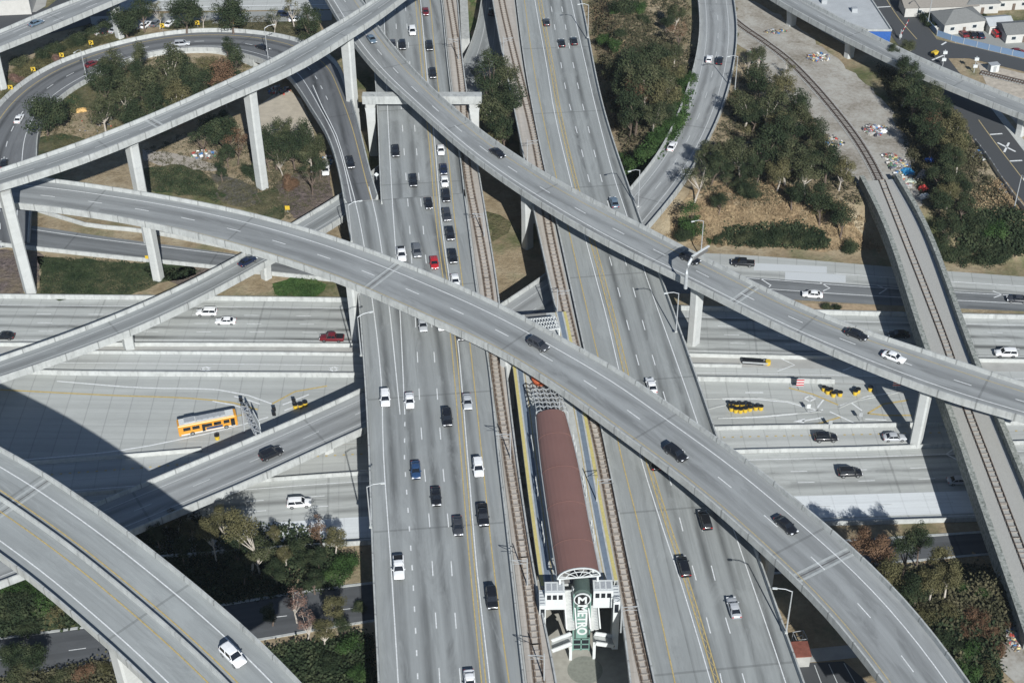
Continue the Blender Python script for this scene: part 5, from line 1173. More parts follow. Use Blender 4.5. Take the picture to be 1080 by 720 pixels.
    nx_, ny_ = 8, 5; gp = [[A[0].lerp(A[1], i/nx_).lerp(A[3].lerp(A[2], i/nx_), j/ny_)+Vector((0, 0, .45 if i % 2 else 0)) for i in range(nx_+1)] for j in range(ny_+1)]
    for j in range(ny_+1):
        for i in range(nx_): mb.bar(gp[j][i], gp[j][i+1], .16, .16)
    for i in range(nx_+1):
        for j in range(ny_): mb.bar(gp[j][i], gp[j+1][i], .14, .14)
    for j, i in ((0, 0), (0, nx_), (ny_, 0), (ny_, nx_)): mb.bar(gp[j][i], Vector((gp[j][i].x, gp[j][i].y, zp)), .3, .3)
    add_child(mb, 'lattice_trellis', M['galv'], root)
    # white slatted shelter at the far end
    mb = MB(); zt = zp+2.6; A = [U(556, 337, zt), U(586, 334, zt), U(590, 346, zt), U(562, 350, zt)]
    for j in range(4): mb.bar(A[0].lerp(A[3], j/3), A[1].lerp(A[2], j/3), .35, .2)
    for i in range(11): mb.bar(A[0].lerp(A[1], i/10), A[3].lerp(A[2], i/10), .25, .2)
    for p in A: mb.bar(p, Vector((p.x, p.y, zp)), .3, .3)
    add_child(mb, 'slatted_shelter', M['white'], root)
    mb = MB(); A = U(570, 402, zp+.1); n = 16; rows2 = []
    for z, r_ in ((0, 1.6), (1.0, 1.9), (2.0, 1.4)): rows2.append([A+Vector((r_*math.cos(2*math.pi*k/n), r_*math.sin(2*math.pi*k/n), z)) for k in range(n)])
    mb.grid(rows2, close=True); mb.face(rows2[-1]); add_child(mb, 'orange_sculpture', simple('orange_paint', (.42, .10, .04), .1, 2), root)
    # near end: pavilions, stairs, lift tower
    def wbox(nm, px, z0, z1, sx, sy, mat, yaw=0):
        p = U(px[0], px[1], z1); mb = MB(); Mx = Matrix.Rotation(yaw, 4, 'Z'); Mx.translation = Vector((p.x, p.y, (z0+z1)/2)); mb.box((0, 0, 0), (sx, sy, z1-z0), Mx); 
        add_child(mb, nm, mat, root); return p
    for px in ((585, 619), (636, 617)):
        p = wbox('pavilion', px, zp-1.2, zp+3.0, 3.4, 2.6, M['white'])
        for k in (-1.0, 0, 1.0):
            mb = MB(); mb.box((p.x+k, p.y-1.32, zp+1.9), (.7, .06, 1.1)); add_child(mb, 'window', M['glass'], root)
            mb = MB(); mb.box((p.x+k, p.y, zp+3.02), (.75, 1.6, .08)); add_child(mb, 'skylight', M['galv'], root)
    for px in ((572, 630), (650, 625)):
        p = wbox('side_tower', px, 2, zp+1.5, 1.1, 3.6, M['white'])
        for k in range(5): mb = MB(); mb.box((p.x, p.y-1.4+k*.7, zp+1.56), (.8, .2, .1)); add_child(mb, 'louvre', M['galv'], root)
        mb = MB(); mb.box((p.x, p.y-1.84, zp-.4), (.7, .06, 2.0)); add_child(mb, 'window', M['glass'], root)
    for sx, pa, pb in ((-1, (599, 622), (602, 664)), (1, (623, 621), (627, 664))):
        a = U(*pa, zp+.8); b = U(*pb, 6.2); mb = MB(); d = b-a
        mb.bar(a, b, 1.5, .25); add_child(mb, 'stair_flight', M['conc'], root)
        for k in range(26):
            mb = MB() if k == 0 else mb; c = a.lerp(b, (k+.5)/26)+Vector((0, 0, .2)); mb.box(tuple(c), (1.35, .16, .1))
        add_child(mb, 'stair_tread', M['galv'], root)
        for s_ in (-.85, .85):
            mb = MB(); mb.bar(a+Vector((s_, 0, .7)), b+Vector((s_, 0, .7)), .22, 1.1); add_child(mb, 'stair_parapet', M['white'], root)
        # landing, walkway arms and legs
        b2 = b+Vector((0, -1.2, 0)); e1 = U(582 if sx < 0 else 646, 677 if sx < 0 else 672, 4.6)
        for dy, nm in ((0, 'walkway_rail'), (-2.2, 'walkway_rail')):
            for (u_, v_) in ((b2, e1),): 
                mb = MB(); mb.bar(u_+Vector((0, dy, .5)), v_+Vector((0, dy, .4)), .22, .75); add_child(mb, nm, M['white'], root)
        mb = MB(); mb.bar(b2+Vector((0, -1.1, -.1)), e1+Vector((0, -1.1, -.1)), 2.2, .3); add_child(mb, 'walkway', M['conc'], root)
        mb = MB(); p = U(602 if sx < 0 else 627, 675 if sx < 0 else 674, 5); mb.bar((p.x, p.y, 5.8), (p.x, p.y, -.1), .5, .5); add_child(mb, 'walkway_leg', M['white'], root)
    # lift tower with barrel top
    pt_ = U(614, 617, zp+2.5); w, dpt = 2.9, 2.2; mb = MB(); K = 10; rows3 = []
    cx, cy = pt_.x, pt_.y
    sec = [(-w/2, 0), (-w/2, zp+1.2)]+[(-w/2*math.cos(math.pi*k/K), zp+1.2+w/2*math.sin(math.pi*k/K)) for k in range(1, K)]+[(w/2, zp+1.2), (w/2, 0)]
    rows3 = [[Vector((cx+a, cy+y, z)) for a, z in sec] for y in (dpt/2+1.0, -dpt/2)]
    mb.grid(rows3); mb.face(rows3[0]); mb.face(rows3[1][::-1]); add_child(mb, 'lift_tower', M['tower_green'], root)
    fy = cy-dpt/2
    mb = MB()
    for a in (-w/2, w/2): mb.box((cx+a, fy-.12, (zp+1.6)/2), (.22, .22, zp+1.6))
    for z in (.4, 1.7, 3.0): mb.box((cx, fy-.12, z), (w, .16, .2))
    mb.box((cx, fy-.12, 1.6), (.2, .16, 3)); add_child(mb, 'tower_frame', M['mint'], root)
    mb = MB(); mb.box((cx, fy-.06, 1.8), (w-.2, .06, 2.6)); add_child(mb, 'tower_glazing', M['glass'], root)
    zs = zp+.6    # sign: ring with M, then the word METRO running down the tower
    sroot = MB(); sroot.box((cx, fy-.16, (zs-1.6+3.4)/2), (1.9, .10, zs-1.6-3.4)); add_child(sroot, 'sign_panel', M['mint'], root)
    mb = MB(); n = 28; R1 = 1.5
    a_ = [Vector((cx+R1*math.cos(2*math.pi*k/n), fy-.25, zs+R1*math.sin(2*math.pi*k/n))) for k in range(n)]; b_ = [p+Vector((0, -.2, 0)) for p in a_]
    mb.grid([a_, b_], close=True); mb.face(b_); mb.face(a_[::-1]); add_child(mb, 'round_sign', M['white'], root)
    mb = MB(); R2 = 1.28; a_ = [Vector((cx+R2*math.cos(2*math.pi*k/n), fy-.46, zs+R2*math.sin(2*math.pi*k/n))) for k in range(n)]; b_ = [p+Vector((0, -.06, 0)) for p in a_]
    mb.grid([a_, b_], close=True); mb.face(b_); add_child(mb, 'round_sign_face', M['black'], root)
    def text(s_, size, loc, rot, mat, nm):
        cu = bpy.data.curves.new(nm, 'FONT'); cu.body = s_; cu.size = size; cu.align_x = 'CENTER'; cu.align_y = 'CENTER'; cu.extrude = .06; cu.offset = .03*size
        to = bpy.data.objects.new(nm, cu); C.objects.link(to); dg = bpy.context.evaluated_depsgraph_get(); me = bpy.data.meshes.new_from_object(to.evaluated_get(dg)); bpy.data.objects.remove(to)
        me.materials.clear(); me.materials.append(mat); o = obj(nm, me, root); o.rotation_euler = rot; o.location = Vector(loc)-root.location
    text('M', 2.2, (cx, fy-.62, zs), (R_(90), 0, 0), M['white'], 'sign_letter')
    text('METRO', 2.35, (cx, fy-.30, zs-1.6-3.7), (R_(90), R_(90), 0), M['white'], 'sign_lettering')
    # circle on the forecourt
    mb = MB(); n = 40; c = U(617, 706, .08)
    mb.face([c+Vector((3.1*math.cos(2*math.pi*k/n), 3.1*math.sin(2*math.pi*k/n), 0)) for k in range(n)]); tag(mb.build('paving_circle', simple('grey_green_paving', (.20, .21, .18), .15, 2)), kind='structure')
station()
# ------------------------------------------------------------------ street lamps, masts
def lamp(base, z, arm, label, h=10.2, group='street lamps', arml=2.6):
    p = U(base[0], base[1], z); a = U(arm[0], arm[1], z+h+.5); d = Vector((a.x-p.x, a.y-p.y, 0)).normalized(); root = empty('street_lamp', p); tag(root, label, 'street lamp', group)
    mb = MB(); mb.tube([(0, 0, 0), (0, 0, h*.6), (0, 0, h)], [.16, .12, .09], 7); mb.build('pole', M['galv'], root)
    mb = MB(); e = d*arml; mb.tube([(0, 0, h-.1), d*arml*.45+Vector((0, 0, h+.45)), e+Vector((0, 0, h+.55))], [.09, .08, .07], 6); mb.build('arm', M['galv'], root)
    mb = MB(); q = Matrix.Rotation(math.atan2(d.y, d.x), 4, 'Z'); q.translation = e+Vector((0, 0, h+.5)); mb.box((.3, 0, 0), (.8, .34, .16), q); mb.build('lamp_head', M['white'], root)
    mb = MB(); mb.box((0, 0, .15), (.5, .5, .3)); mb.build('base', M['conc'], root)
for b, z, a, lb in [((829, 667), ZV+.9, (814, 620), 'grey street lamp on the right deck edge beside the middle flyover, near the bottom'), ((673, 218), ZV+.9, (660, 182), 'street lamp on the right deck edge where the curved ramp passes underneath'),
                    ((92, 86), .4, (78, 56), 'street lamp on the inner kerb at the left bend of the loop ramp'), ((283, 63), 3, (290, 26), 'street lamp at the top right of the loop ramp'),
                    ((391, 556), ZV+.9, (408, 509), 'street lamp on the left edge of the left deck, lowest one'), ((381, 375), ZV+.9, (396, 328), 'street lamp on the left edge of the left deck just below the middle flyover'),
                    ((371, 255), ZV+.9, (386, 211), 'street lamp on the left deck edge just above the middle flyover'), ((739, 270), .2, (729, 234), 'pale street lamp at the foot of the dry slope behind the cantilever sign'),
                    ((1069, 222), ZP, (1080, 190), 'street lamp on the sidewalk at the right edge'), ((978, 28), ZP, (972, 6), 'street lamp by the blue fence at the top right'),
                    ((775, 95), 9.5, (757, 62), 'curved arm lamp on the outer edge of the curved ramp'), ((713, 350), ZV+.9, (697, 310), 'street lamp on the right deck edge between the two large flyovers'),
                    ((620, 40), ZV+.9, (608, 5), 'street lamp on the right deck edge nearest the top')]: lamp(b, z, a, lb)
def mast(px, z, right, label):
    p = U(px[0], px[1], z+6.5); p.z = z; root = empty('catenary_mast', p); tag(root, label, 'mast', 'overhead line masts on the track decks'); s_ = 1 if right else -1
    mb = MB(); mb.tube([(0, 0, 0), (0, 0, 6.8)], [.15, .1], 6); mb.build('pole', M['galv'], root)
    mb = MB(); mb.bar((0, 0, 6.2), (s_*2.7, 0, 6.5), .1, .1); mb.bar((0, 0, 5.2), (s_*2.6, 0, 6.4), .07, .07); mb.bar((s_*.8, 0, 5.5), (s_*2.6, 0, 5.5), .06, .06); mb.build('cantilever_arm', M['galv'], root)
for px, r_, side, wh in [((483, 41), False, 'left', 'near the top'), ((510, 225), False, 'left', 'between the two large flyovers'), ((556, 590), False, 'left', 'beside the lower half of the station roof'), ((538, 457), False, 'left', 'beside the upper end of the station roof'), ((574, 690), False, 'left', 'near the bottom edge'),
                         ((531, 40), True, 'right', 'near the top'), ((588, 306), True, 'right', 'between the two large flyovers'), ((656, 639), True, 'right', 'beside the station towers'), ((630, 505), True, 'right', 'beside the upper station roof'), ((556, 148), True, 'right', 'beside the tall tree')]:
    mast(px, ZV+.1, r_, 'thin line mast on the %s track deck %s' % (side, wh))
# ------------------------------------------------------------------ cantilever sign on the right hand flyover
p = U(723, 304, 19.9); tip = U(735, 273, 26); root = empty('cantilever_sign', p); tag(root, 'curved steel cantilever arm holding a highway sign over the right hand flyover', 'sign')
d = Vector((tip.x-p.x, tip.y-p.y, 0)); mb = MB(); mb.tube([(0, 0, 0), (0, 0, 4.0), d*.12+Vector((0, 0, 6.0)), d*.45+Vector((0, 0, 7.2)), d+Vector((0, 0, 7.4))], [.42, .38, .36, .33, .3], 9); mb.build('curved_mast', M['galv'], root)
mb = MB(); k = F2.at(p); tt = F2.t[k]*1; nn = F2.nn[k]
for s_ in (-1, 1): pass
ax = Vector((d.x, d.y, 0)).normalized(); c = d+Vector((0, 0, 7.0)); q = Matrix((ax, ax.cross(Vector((0, 0, 1))), Vector((0, 0, 1)))).transposed().to_4x4(); q.translation = c
mb.box((.6, .2, .2), (5.2, .18, 1.2), q); mb.build('sign_panel', M['joint'], root)
mb = MB(); mb.box((.6, .38, 1.0), (5.6, .5, .12), q); mb.build('sign_walkway', M['white'], root)
# ------------------------------------------------------------------ lattice gantry by the bus
def gantry():
    p = U(270, 473, .0); a = U(277, 445, 7.8); b = U(292, 470, 7.8); root = empty('sign_gantry', U(280, 470, 0)); tag(root, 'grey lattice sign gantry standing between the orange bus and the ramp', 'gantry')
    a = U(258, 432, 6.0); b = U(273, 461, 6.0); w = 1.0
    mb = MB(); n = 9; dd = (b-a).normalized(); sdv = Vector((-dd.y, dd.x, 0))*w/2
    for s_ in (-1, 1):
        for z in (0, 1.3): mb.bar(a+sdv*s_+Vector((0, 0, z)), b+sdv*s_+Vector((0, 0, z)), .2, .2)
    for k in range(n):
        u_, v_ = a.lerp(b, k/n), a.lerp(b, (k+1)/n); s_ = 1 if k % 2 else -1
        mb.bar(u_+sdv*s_, v_-sdv*s_, .12, .12); mb.bar(u_+sdv*s_+Vector((0, 0, 1.3)), v_-sdv*s_+Vector((0, 0, 1.3)), .12, .12); mb.bar(u_+sdv, v_+sdv+Vector((0, 0, 1.3)), .1, .1); mb.bar(u_-sdv, v_-sdv+Vector((0, 0, 1.3)), .1, .1)
    add_child(mb, 'lattice_beam', M['galv'], root)
    for e in (a, b):
        for s_ in (-1, 1): mb = MB(); mb.bar(e+sdv*s_+Vector((0, 0, 1.2)), Vector((e.x, e.y, 0))+sdv*s_*1.6, .28, .28); add_child(mb, 'leg', M['galv'], root)
    mb = MB(); c = a.lerp(b, .55); mb.bar(c-dd*2.2+sdv*2.0+Vector((0, 0, .6)), c+dd*2.2+sdv*2.0+Vector((0, 0, .6)), .15, 2.6); add_child(mb, 'sign_panel', M['white'], root)
gantry()
# ------------------------------------------------------------------ small signs
def sign(px, z, shape, col, label, h=2.2, name='road_sign', grp=None, face=-90, w=1.1, mark=True, hh=None):
    p = U(px[0], px[1], z+h); p.z = z; root = empty(name, p, R_(face+90)); tag(root, label, 'sign', grp)
    mb = MB(); mb.tube([(0, 0, 0), (0, 0, h+.3)], .06, 6); mb.build('post', M['galv'], root); hh = hh or w
    mb = MB(); q = Matrix.Rotation(R_(45), 4, 'Y') if shape == 'diamond' else Matrix.Identity(4); q.translation = Vector((0, -.09, h)); mb.box((0, 0, 0), (w, .06, hh), q); mb.build('sign_face', M[col], root)
    if mark == 'chevron':
        mb = MB()
        for s_ in (-1, 1): mb.bar((-.28*w, -.14, h+.34*w*s_), (.22*w, -.14, h), .05, .2*w)
        mb.build('chevron', M['black'], root)
    return root
for n_, (x, y) in enumerate([(11, 92), (35, 73), (65, 58), (96, 45), (133, 34), (171, 27), (208, 24), (246, 23)]):
    sign((x, y), .3 if n_ < 6 else .4, 'square', 'yellow', ORD[n_]+' yellow chevron sign from the left along the outside of the loop', 1.8, 'chevron_sign', 'yellow chevron signs around the loop', w=1.35, mark='chevron')
sign((303, 219), .2, 'square', 'yellow', 'yellow marker sign on the weeds beside the narrow ramp', 1.4, w=1.2)
sign((397, 184), ZV, 'diamond', 'white', 'white diamond sign in the gore where the loop ramp joins the freeway', 1.5, w=.9, face=-90)
sign((155, 271), 0, 'square', 'yellow', 'small yellow sign at the kerb of the asphalt entrance ramp', 1.5, w=.9)
for px, lb, w_, hh in [((844, 403), 'red and white striped sign at the barrier end, left one', 1.6, 2.0), ((946, 403), 'red and white striped sign beside the pier shadow, right one', 1.6, 2.0)]:
    r = sign(px, 0, 'square', 'white', lb, 2.2, w=w_, hh=hh, grp='striped signs on the plaza'); 
    for k in range(3): mb = MB(); mb.box((0, -.14, 1.5+k*.7), (w_, .04, .32)); mb.build('stripe', CM['red'], r)
for px, lb, c_ in [((254, 421), 'dark back of a small sign above the yellow curve', 'black'), ((289, 436), 'dark narrow sign just above the ramp shadow', 'black'), ((310, 422), 'dark round headed sign behind the barrel trio', 'black'), ((289, 431), 'small dark sign beside the gantry end', 'black'),
                   ((853, 428), 'small white sign on the tip of the painted island', 'white'), ((908, 437), 'thin grey sign post between the island kerbs', 'galv'), ((876, 445), 'small sign near the white pavement arrow', 'galv')]:
    sign(px, 0, 'square', c_, lb, 1.9, w=.8, hh=1.1)
# ------------------------------------------------------------------ yellow crash barrels
def barrel_mesh():
    mb = MB(); n = 14; rows = [[Vector((r_*math.cos(2*math.pi*k/n), r_*math.sin(2*math.pi*k/n), z)) for k in range(n)] for z, r_ in ((0, .42), (.4, .45), (.45, .43), (.9, .46))]; mb.grid(rows, close=True)
    lid = MB(); rows = [[Vector((r_*math.cos(2*math.pi*k/n), r_*math.sin(2*math.pi*k/n), z)) for k in range(n)] for z, r_ in ((.9, .49), (1.0, .49), (1.06, .40))]; lid.grid(rows, close=True); lid.face(rows[-1])
    a = mb.build('b', M['yellow']); b = lid.build('l', M['black']); ma, ml = a.data, b.data; bpy.data.objects.remove(a); bpy.data.objects.remove(b); return ma, ml
BM_ = barrel_mesh()
def barrels(items, where, grp):
    for i, (x, y) in enumerate(sorted(items)):
        p = U(x, y, .5); p.z = .05; root = empty('crash_barrel', p); root.scale = (1.15, 1.15, 1.1)
        tag(root, (ORD[i]+' yellow barrel with black lid from left '+where) if len(items) > 1 else 'single yellow barrel with black lid '+where, 'crash barrel', grp); obj('drum', BM_[0], root); obj('lid', BM_[1], root)
barrels([(771.5, 431), (776, 432.6), (781, 433), (786, 432.2), (791, 431), (771, 427), (777, 427.5), (783, 427.5), (790, 427.5), (797, 430), (802.5, 430)], 'in the cluster at the island nose', 'crash barrels on the island nose')
barrels([(873, 413), (879, 416), (886, 415.5), (902, 414), (905, 412), (869, 410), (876, 412)], 'behind the long pale barrier end', 'crash barrels along the plaza')
barrels([(311.5, 428.5), (317, 428), (322, 426)], 'in the trio above the ramp shadow', 'trio of crash barrels')
barrels([(229, 461)], 'in front of the orange bus', 'crash barrels on the plaza by the bus'); barrels([(918, 410)], 'in the pier shadow', 'crash barrels on the plaza in shadow')
# crash cushion
a = U(783, 380.6, .4); b = U(810, 382.5, .4); root = empty('crash_cushion', (a.x, a.y, 0)); tag(root, 'long black crash cushion with yellow nose at the end of the freeway median', 'crash cushion'); dd = (b-a).normalized(); s2 = Vector((-dd.y, dd.x, 0))*.5
for k in range(8):
    mb = MB(); c = a+dd*(k+.5)*((b-a).length-1)/8; q = Matrix((dd, s2.normalized(), Vector((0, 0, 1)))).transposed().to_4x4(); q.translation = Vector((c.x, c.y, .5)); mb.box((0, 0, 0), (.62, 1.1, .95), q); add_child(mb, 'cell', M['black'], root)
for s_ in (-1, 1): mb = MB(); mb.bar(Vector((a.x, a.y, .55))+s2*s_*1.25, Vector((b.x, b.y, .55))+s2*s_*1.15, .08, .4); add_child(mb, 'side_rail', M['galv'], root)
mb = MB(); mb.tube([Vector((b.x, b.y, 0)), Vector((b.x, b.y, 1.0))], .6, 12); add_child(mb, 'nose', M['yellow'], root)
# ------------------------------------------------------------------ top right: houses, warehouse, fences, crossing gate
M['stucco'] = simple('white_stucco', (.46, .455, .43), .06, .8); M['roofg'] = simple('grey_shingle', (.17, .175, .17), .15, 3); M['rooft'] = simple('tan_shingle', (.26, .24, .21), .12, 3); M['membrane'] = simple('white_roof_membrane', (.38, .40, .41), .08, .4)
M['mural'] = simple('blue_painted_wall', (.03, .10, .33), .15, 1.5); M['winglass'] = simple('window_glass', (.03, .04, .05), .1, 1, .1, .6)
def house(px, sx, sy, hh, yaw, roof, label, hip=True, rm='roofg'):
    p = U(px[0], px[1], ZP+hh); root = empty('house', (p.x, p.y, ZP), R_(yaw)); tag(root, label, 'house', 'houses at the top right')
    mb = MB(); mb.prism([(-sx/2, -sy/2), (sx/2, -sy/2), (sx/2, sy/2), (-sx/2, sy/2)], -1.5, hh); mb.build('wall', M['stucco'], root)
    e = .5; mb = MB(); P = [(-sx/2-e, -sy/2-e), (sx/2+e, -sy/2-e), (sx/2+e, sy/2+e), (-sx/2-e, sy/2+e)]; k = sy/2 if hip else 0
    A = Vector((-sx/2-e*(0 if hip else 1)+k, 0, hh+roof)); B = Vector((sx/2+e*(0 if hip else 1)-k, 0, hh+roof)); V = [Vector((*q, hh)) for q in P]
    mb.face([V[0], V[1], B, A]); mb.face([V[2], V[3], A, B]); mb.face([V[1], V[2], B]); mb.face([V[3], V[0], A]); mb.face(V[::-1]); mb.build('roof', M[rm], root)
    for x in (-sx*.3, sx*.25):
        f = MB(); f.box((x, -sy/2-.02, hh*.55), (1.5, .08, 1.2)); fo = f.build('window', M['white'], root); g_ = MB(); g_.box((x, -sy/2-.07, hh*.55), (1.25, .04, .95)); g_.build('pane', M['winglass'], fo)
    mb = MB(); mb.box((0, -sy/2-.03, 1.05), (.95, .08, 2.1)); mb.build('door', M['barkd'], root)
house((1011, 17), 13, 9, 3.6, 12, 2.3, 'white house with grey hipped roof in the middle of the lot')
house((990, 2), 22, 7, 3.2, 2, 1.0, 'long low white building at the top behind the grey roofed house', False, 'rooft')
house((1033, -2), 10, 8, 3.4, 4, 1.8, 'white house at the top edge right of the long low building')
house((1052, 22), 7, 6, 2.8, 8, 1.3, 'small white garage with pale gabled roof', False, 'membrane')
house((1076, 29), 11, 8, 3.0, 6, 1.6, 'grey roofed house at the right edge above the white van', False)
house((1066, -6), 12, 8, 3.4, 4, 1.6, 'house at the top right corner with tan roof', False, 'rooft')
mb = MB(); P = [U(*q, ZP+6.5) for q in ((842, -4), (832, -50), (905, -50), (917, -2), (940, 33), (915, 33), (895, 26))]; mb.prism([(p.x, p.y) for p in P], ZP-3, ZP+6.5); c = P[0].xy.to_3d()
root = empty('warehouse', (P[3].x, P[3].y, 0)); tag(root, 'warehouse with flat pale roof and blue painted corner wall', 'building'); add_child(mb, 'wall', M['stucco'], root)
mb = MB(); mb.prism([(p.x+(c_.x-p.x)*.02, p.y) for p in P for c_ in [P[3]]], ZP+6.5, ZP+6.62); add_child(mb, 'roof', M['membrane'], root)
mb = MB(); a, b = P[5], P[4]; mb.bar(Vector((a.x, a.y-.15, ZP+3.8)), Vector((b.x, b.y-.15, ZP+3.8)), .2, 5.2); add_child(mb, 'painted_wall', M['mural'], root)
for px in ((901, 11), (869, 2)): mb = MB(); p = U(*px, ZP+7); mb.box((p.x, p.y, ZP+7.2), (1.6, 1.6, 1.3)); add_child(mb, 'roof_unit', M['galv'], root)
mb = MB()
for i in range(len(P)): a, b = P[i], P[(i+1) % len(P)]; mb.bar(Vector((a.x, a.y, ZP+6.8)), Vector((b.x, b.y, ZP+6.8)), .35, .6)
add_child(mb, 'roof_parapet', M['parapet'], root)
def fence(px, z, h, col, label, w=.12, every=3.0):
    P = crom([U(x, y, z) for x, y in px], every); root = empty('fence', P[len(P)//2]); tag(root, label, 'fence')
    mb = MB()
    for a, b in zip(P, P[1:]): mb.bar(a+Vector((0, 0, h/2)), b+Vector((0, 0, h/2)), w, h)
    add_child(mb, 'fence_panel', M[col] if isinstance(col, str) else col, root); o = root.children[-1]; o.location = -root.location
    for p in P: mb = MB(); mb.box((p.x, p.y, p.z+h/2+.05), (.2, .2, h+.1)); add_child(mb, 'fence_post', M['galv'], root)
    return root
m_, t_, b_ = new_mat('blue_slats', .6, .3); b_.inputs['Base Color'].default_value = (.16, .24, .36, 1)
m2_, t2_, b2_ = new_mat('green_netting', .9, .1); b2_.inputs['Base Color'].default_value = (.07, .10, .085, 1)
fence([(988, 38), (1003, 43), (1030, 50), (1055, 56), (1080, 61.5), (1110, 68)], ZP, 1.8, m_, 'blue grey fence between the parking lot and the curving street')
fence([(958, -4), (966, 8), (976, 24), (987, 37)], ZP, 1.8, m_, 'blue grey fence beside the street left of the bushes')
fence([(985, 33), (1010, 31.5), (1040, 29.5)], ZP, 1.6, 'stucco', 'low white wall in front of the houses', .25)
fence([(1035, 12), (1060, 10), (1095, 8)], ZP, 1.8, 'stucco', 'white wall behind the small garage', .25)
fence([(917, 208), (924, 225), (932, 245), (936, 258)], ZP, 2.4, m2_, 'green netted fence beside the start of the railway bridge')
fence([(1008, 705), (1025, 712), (1045, 722)], ZP-3, 2.2, m2_, 'green netted fence beside the middle flyover at bottom right')
fence([(1028, 152), (1043, 172), (1060, 198), (1080, 224)], ZP, 1.4, 'galv', 'wire fence along the sidewalk of the crossing street', .06)
# crossing gate
p = U(949, 42, ZP); root = empty('crossing_gate', p); tag(root, 'raised red and white striped railway crossing arm beside the street', 'crossing gate')
mb = MB(); mb.tube([(0, 0, 0), (0, 0, 3.2)], .14, 8); mb.build('post', M['galv'], root); mb = MB(); mb.box((0, 0, 1.2), (.8, .7, .8)); mb.build('gate_motor', M['galv'], root)
e = U(958.5, 21, ZP+6.5)-p
for k in range(8): mb = MB(); s_ = Vector((0, 0, 1.3)); mb.bar(s_.lerp(e, k/8), s_.lerp(e, (k+1)/8), .28, .16); mb.build('gate_arm_stripe', CM['red'] if k % 2 else M['white'], root)
for px, lb in (((1027, 77), 'railway signal mast with white boxes on the dirt lot'), ((994, 70), 'thin white signal post at the stop line')):
    p = U(*px, ZP); root = empty('signal_mast', p); tag(root, lb, 'signal'); mb = MB(); mb.tube([(0, 0, 0), (0, 0, 5.2)], .12, 7); mb.build('pole', M['galv'], root)
    for z in (2.2, 4.4): mb = MB(); mb.box((0, -.2, z), (1.2, .5, .8)); mb.build('signal_box', M['white'], root)
p = U(1047, 75, ZP); root = empty('equipment_cabinet', p, .2); tag(root, 'white equipment cabinet on the pale dirt lot', 'cabinet'); mb = MB(); mb.box((0, 0, 1.1), (2.6, 1.8, 2.2)); mb.build('cabinet_body', M['white'], root); mb = MB(); mb.box((0, 0, 2.25), (2.9, 2.1, .12)); mb.build('roof', M['galv'], root); mb = MB(); mb.box((0, -.92, 1.0), (.9, .05, 1.8)); mb.build('door', M['galv'], root)
p = U(985.5, 58.5, ZP+.1); root = empty('yellow_cart', p, .6); tag(root, 'small yellow roller machine on the street corner', 'roller'); mb = MB(); mb.box((0, 0, .8), (2.0, 1.1, .9)); mb.build('body', M['yellow'], root)
for x in (-1, 1): mb = MB(); mb.tube([(x*1.15, -.6, .45), (x*1.15, .6, .45)], .45, 12); mb.build('drum', M['black'], root)
# ------------------------------------------------------------------ litter, tents
m, t, b = new_mat('litter_mixed', .8, .2); at_ = t.nodes.new('ShaderNodeVertexColor'); at_.layer_name = 'tint'; t.links.new(at_.outputs[0], b.inputs['Base Color']); M['litter'] = m
LC = [(.2, .19, .17), (.26, .25, .23), (.1, .1, .1), (.33, .31, .28), (.14, .12, .1), (.6, .6, .58), (.7, .7, .68), (.5, .48, .44), (.05, .05, .06), (.12, .14, .2), (.08, .2, .42), (.4, .08, .06), (.3, .24, .16), (.16, .12, .09), (.35, .34, .33), (.5, .42, .2), (.1, .2, .12), (.3, .32, .34)]
def litter(px, rx, ry, n, label, big=.5):
    mb = MB(); c = G(*px); sc = (c-Vector((0, 0, CAMH))).dot(_fw)/FPX; r = random.Random(int(px[0]*7+px[1]))
    for _ in range(n):
        a = r.uniform(0, 6.28); q = math.sqrt(r.random()); p = Vector((c.x+rx*sc*q*math.cos(a), c.y+ry*sc*1.7*q*math.sin(a), 0)); p.z = terr(p.x, p.y)+.1
        Mx = Matrix.Rotation(r.uniform(0, 6.28), 4, 'Z') @ Matrix.Rotation(r.uniform(-.5, .5), 4, 'X'); s_ = big*r.uniform(.35, 1.3); Mx.translation = p+Vector((0, 0, s_*.25)); mb.box((0, 0, 0), (s_, s_*r.uniform(.4, 1), s_*r.uniform(.2, .7)), Mx, 0, r.choice(LC))
    tag(mb.build('litter', M['litter']), label, 'litter', None, 'stuff')
litter((863, 61), 12, 6, 260, 'heap of pale rubbish beside the shadow of the top right flyover', .6)
litter((921, 138), 10, 7, 230, 'heap of mixed rubbish beside the railway, upper one', .7)
litter((932, 136), 4, 3, 25, 'white sheet and bags at the edge of the upper rubbish heap', .9)
litter((948, 175), 12, 8, 420, 'large rubbish heap around the blue tarpaulin', .7); litter((953, 190), 10, 10, 420, 'rubbish spread below the blue tarpaulin', .7); litter((938, 166), 8, 4, 70, 'upper end of the large rubbish heap', .6)
litter((880, 150), 10, 8, 50, 'scattered rubbish between the trees left of the railway', .6); litter((795, 60), 8, 10, 60, 'rubbish on the slope beside the curved ramp', .6); litter((818, 34), 12, 3, 60, 'rubbish along the track above the trees', .6)
litter((1033, 165), 9, 6, 60, 'rubbish along the street sidewalk', .6); litter((1058, 200), 7, 6, 50, 'rubbish along the lower sidewalk', .6)
litter((1066, 672), 6, 12, 130, 'rubbish on the dirt at the bottom right', .45); litter((1050, 645), 8, 3, 50, 'broken boards by the railway bridge end', .5)
litter((294, 96), 12, 6, 160, 'reddish pile of rubble beside the pale sand yard', .6)
litter((345, 170), 6, 8, 60, 'rubbish below the right tree by the loop', .6); litter((215, 164), 14, 6, 70, 'white and dark rubbish under the trees', .7)
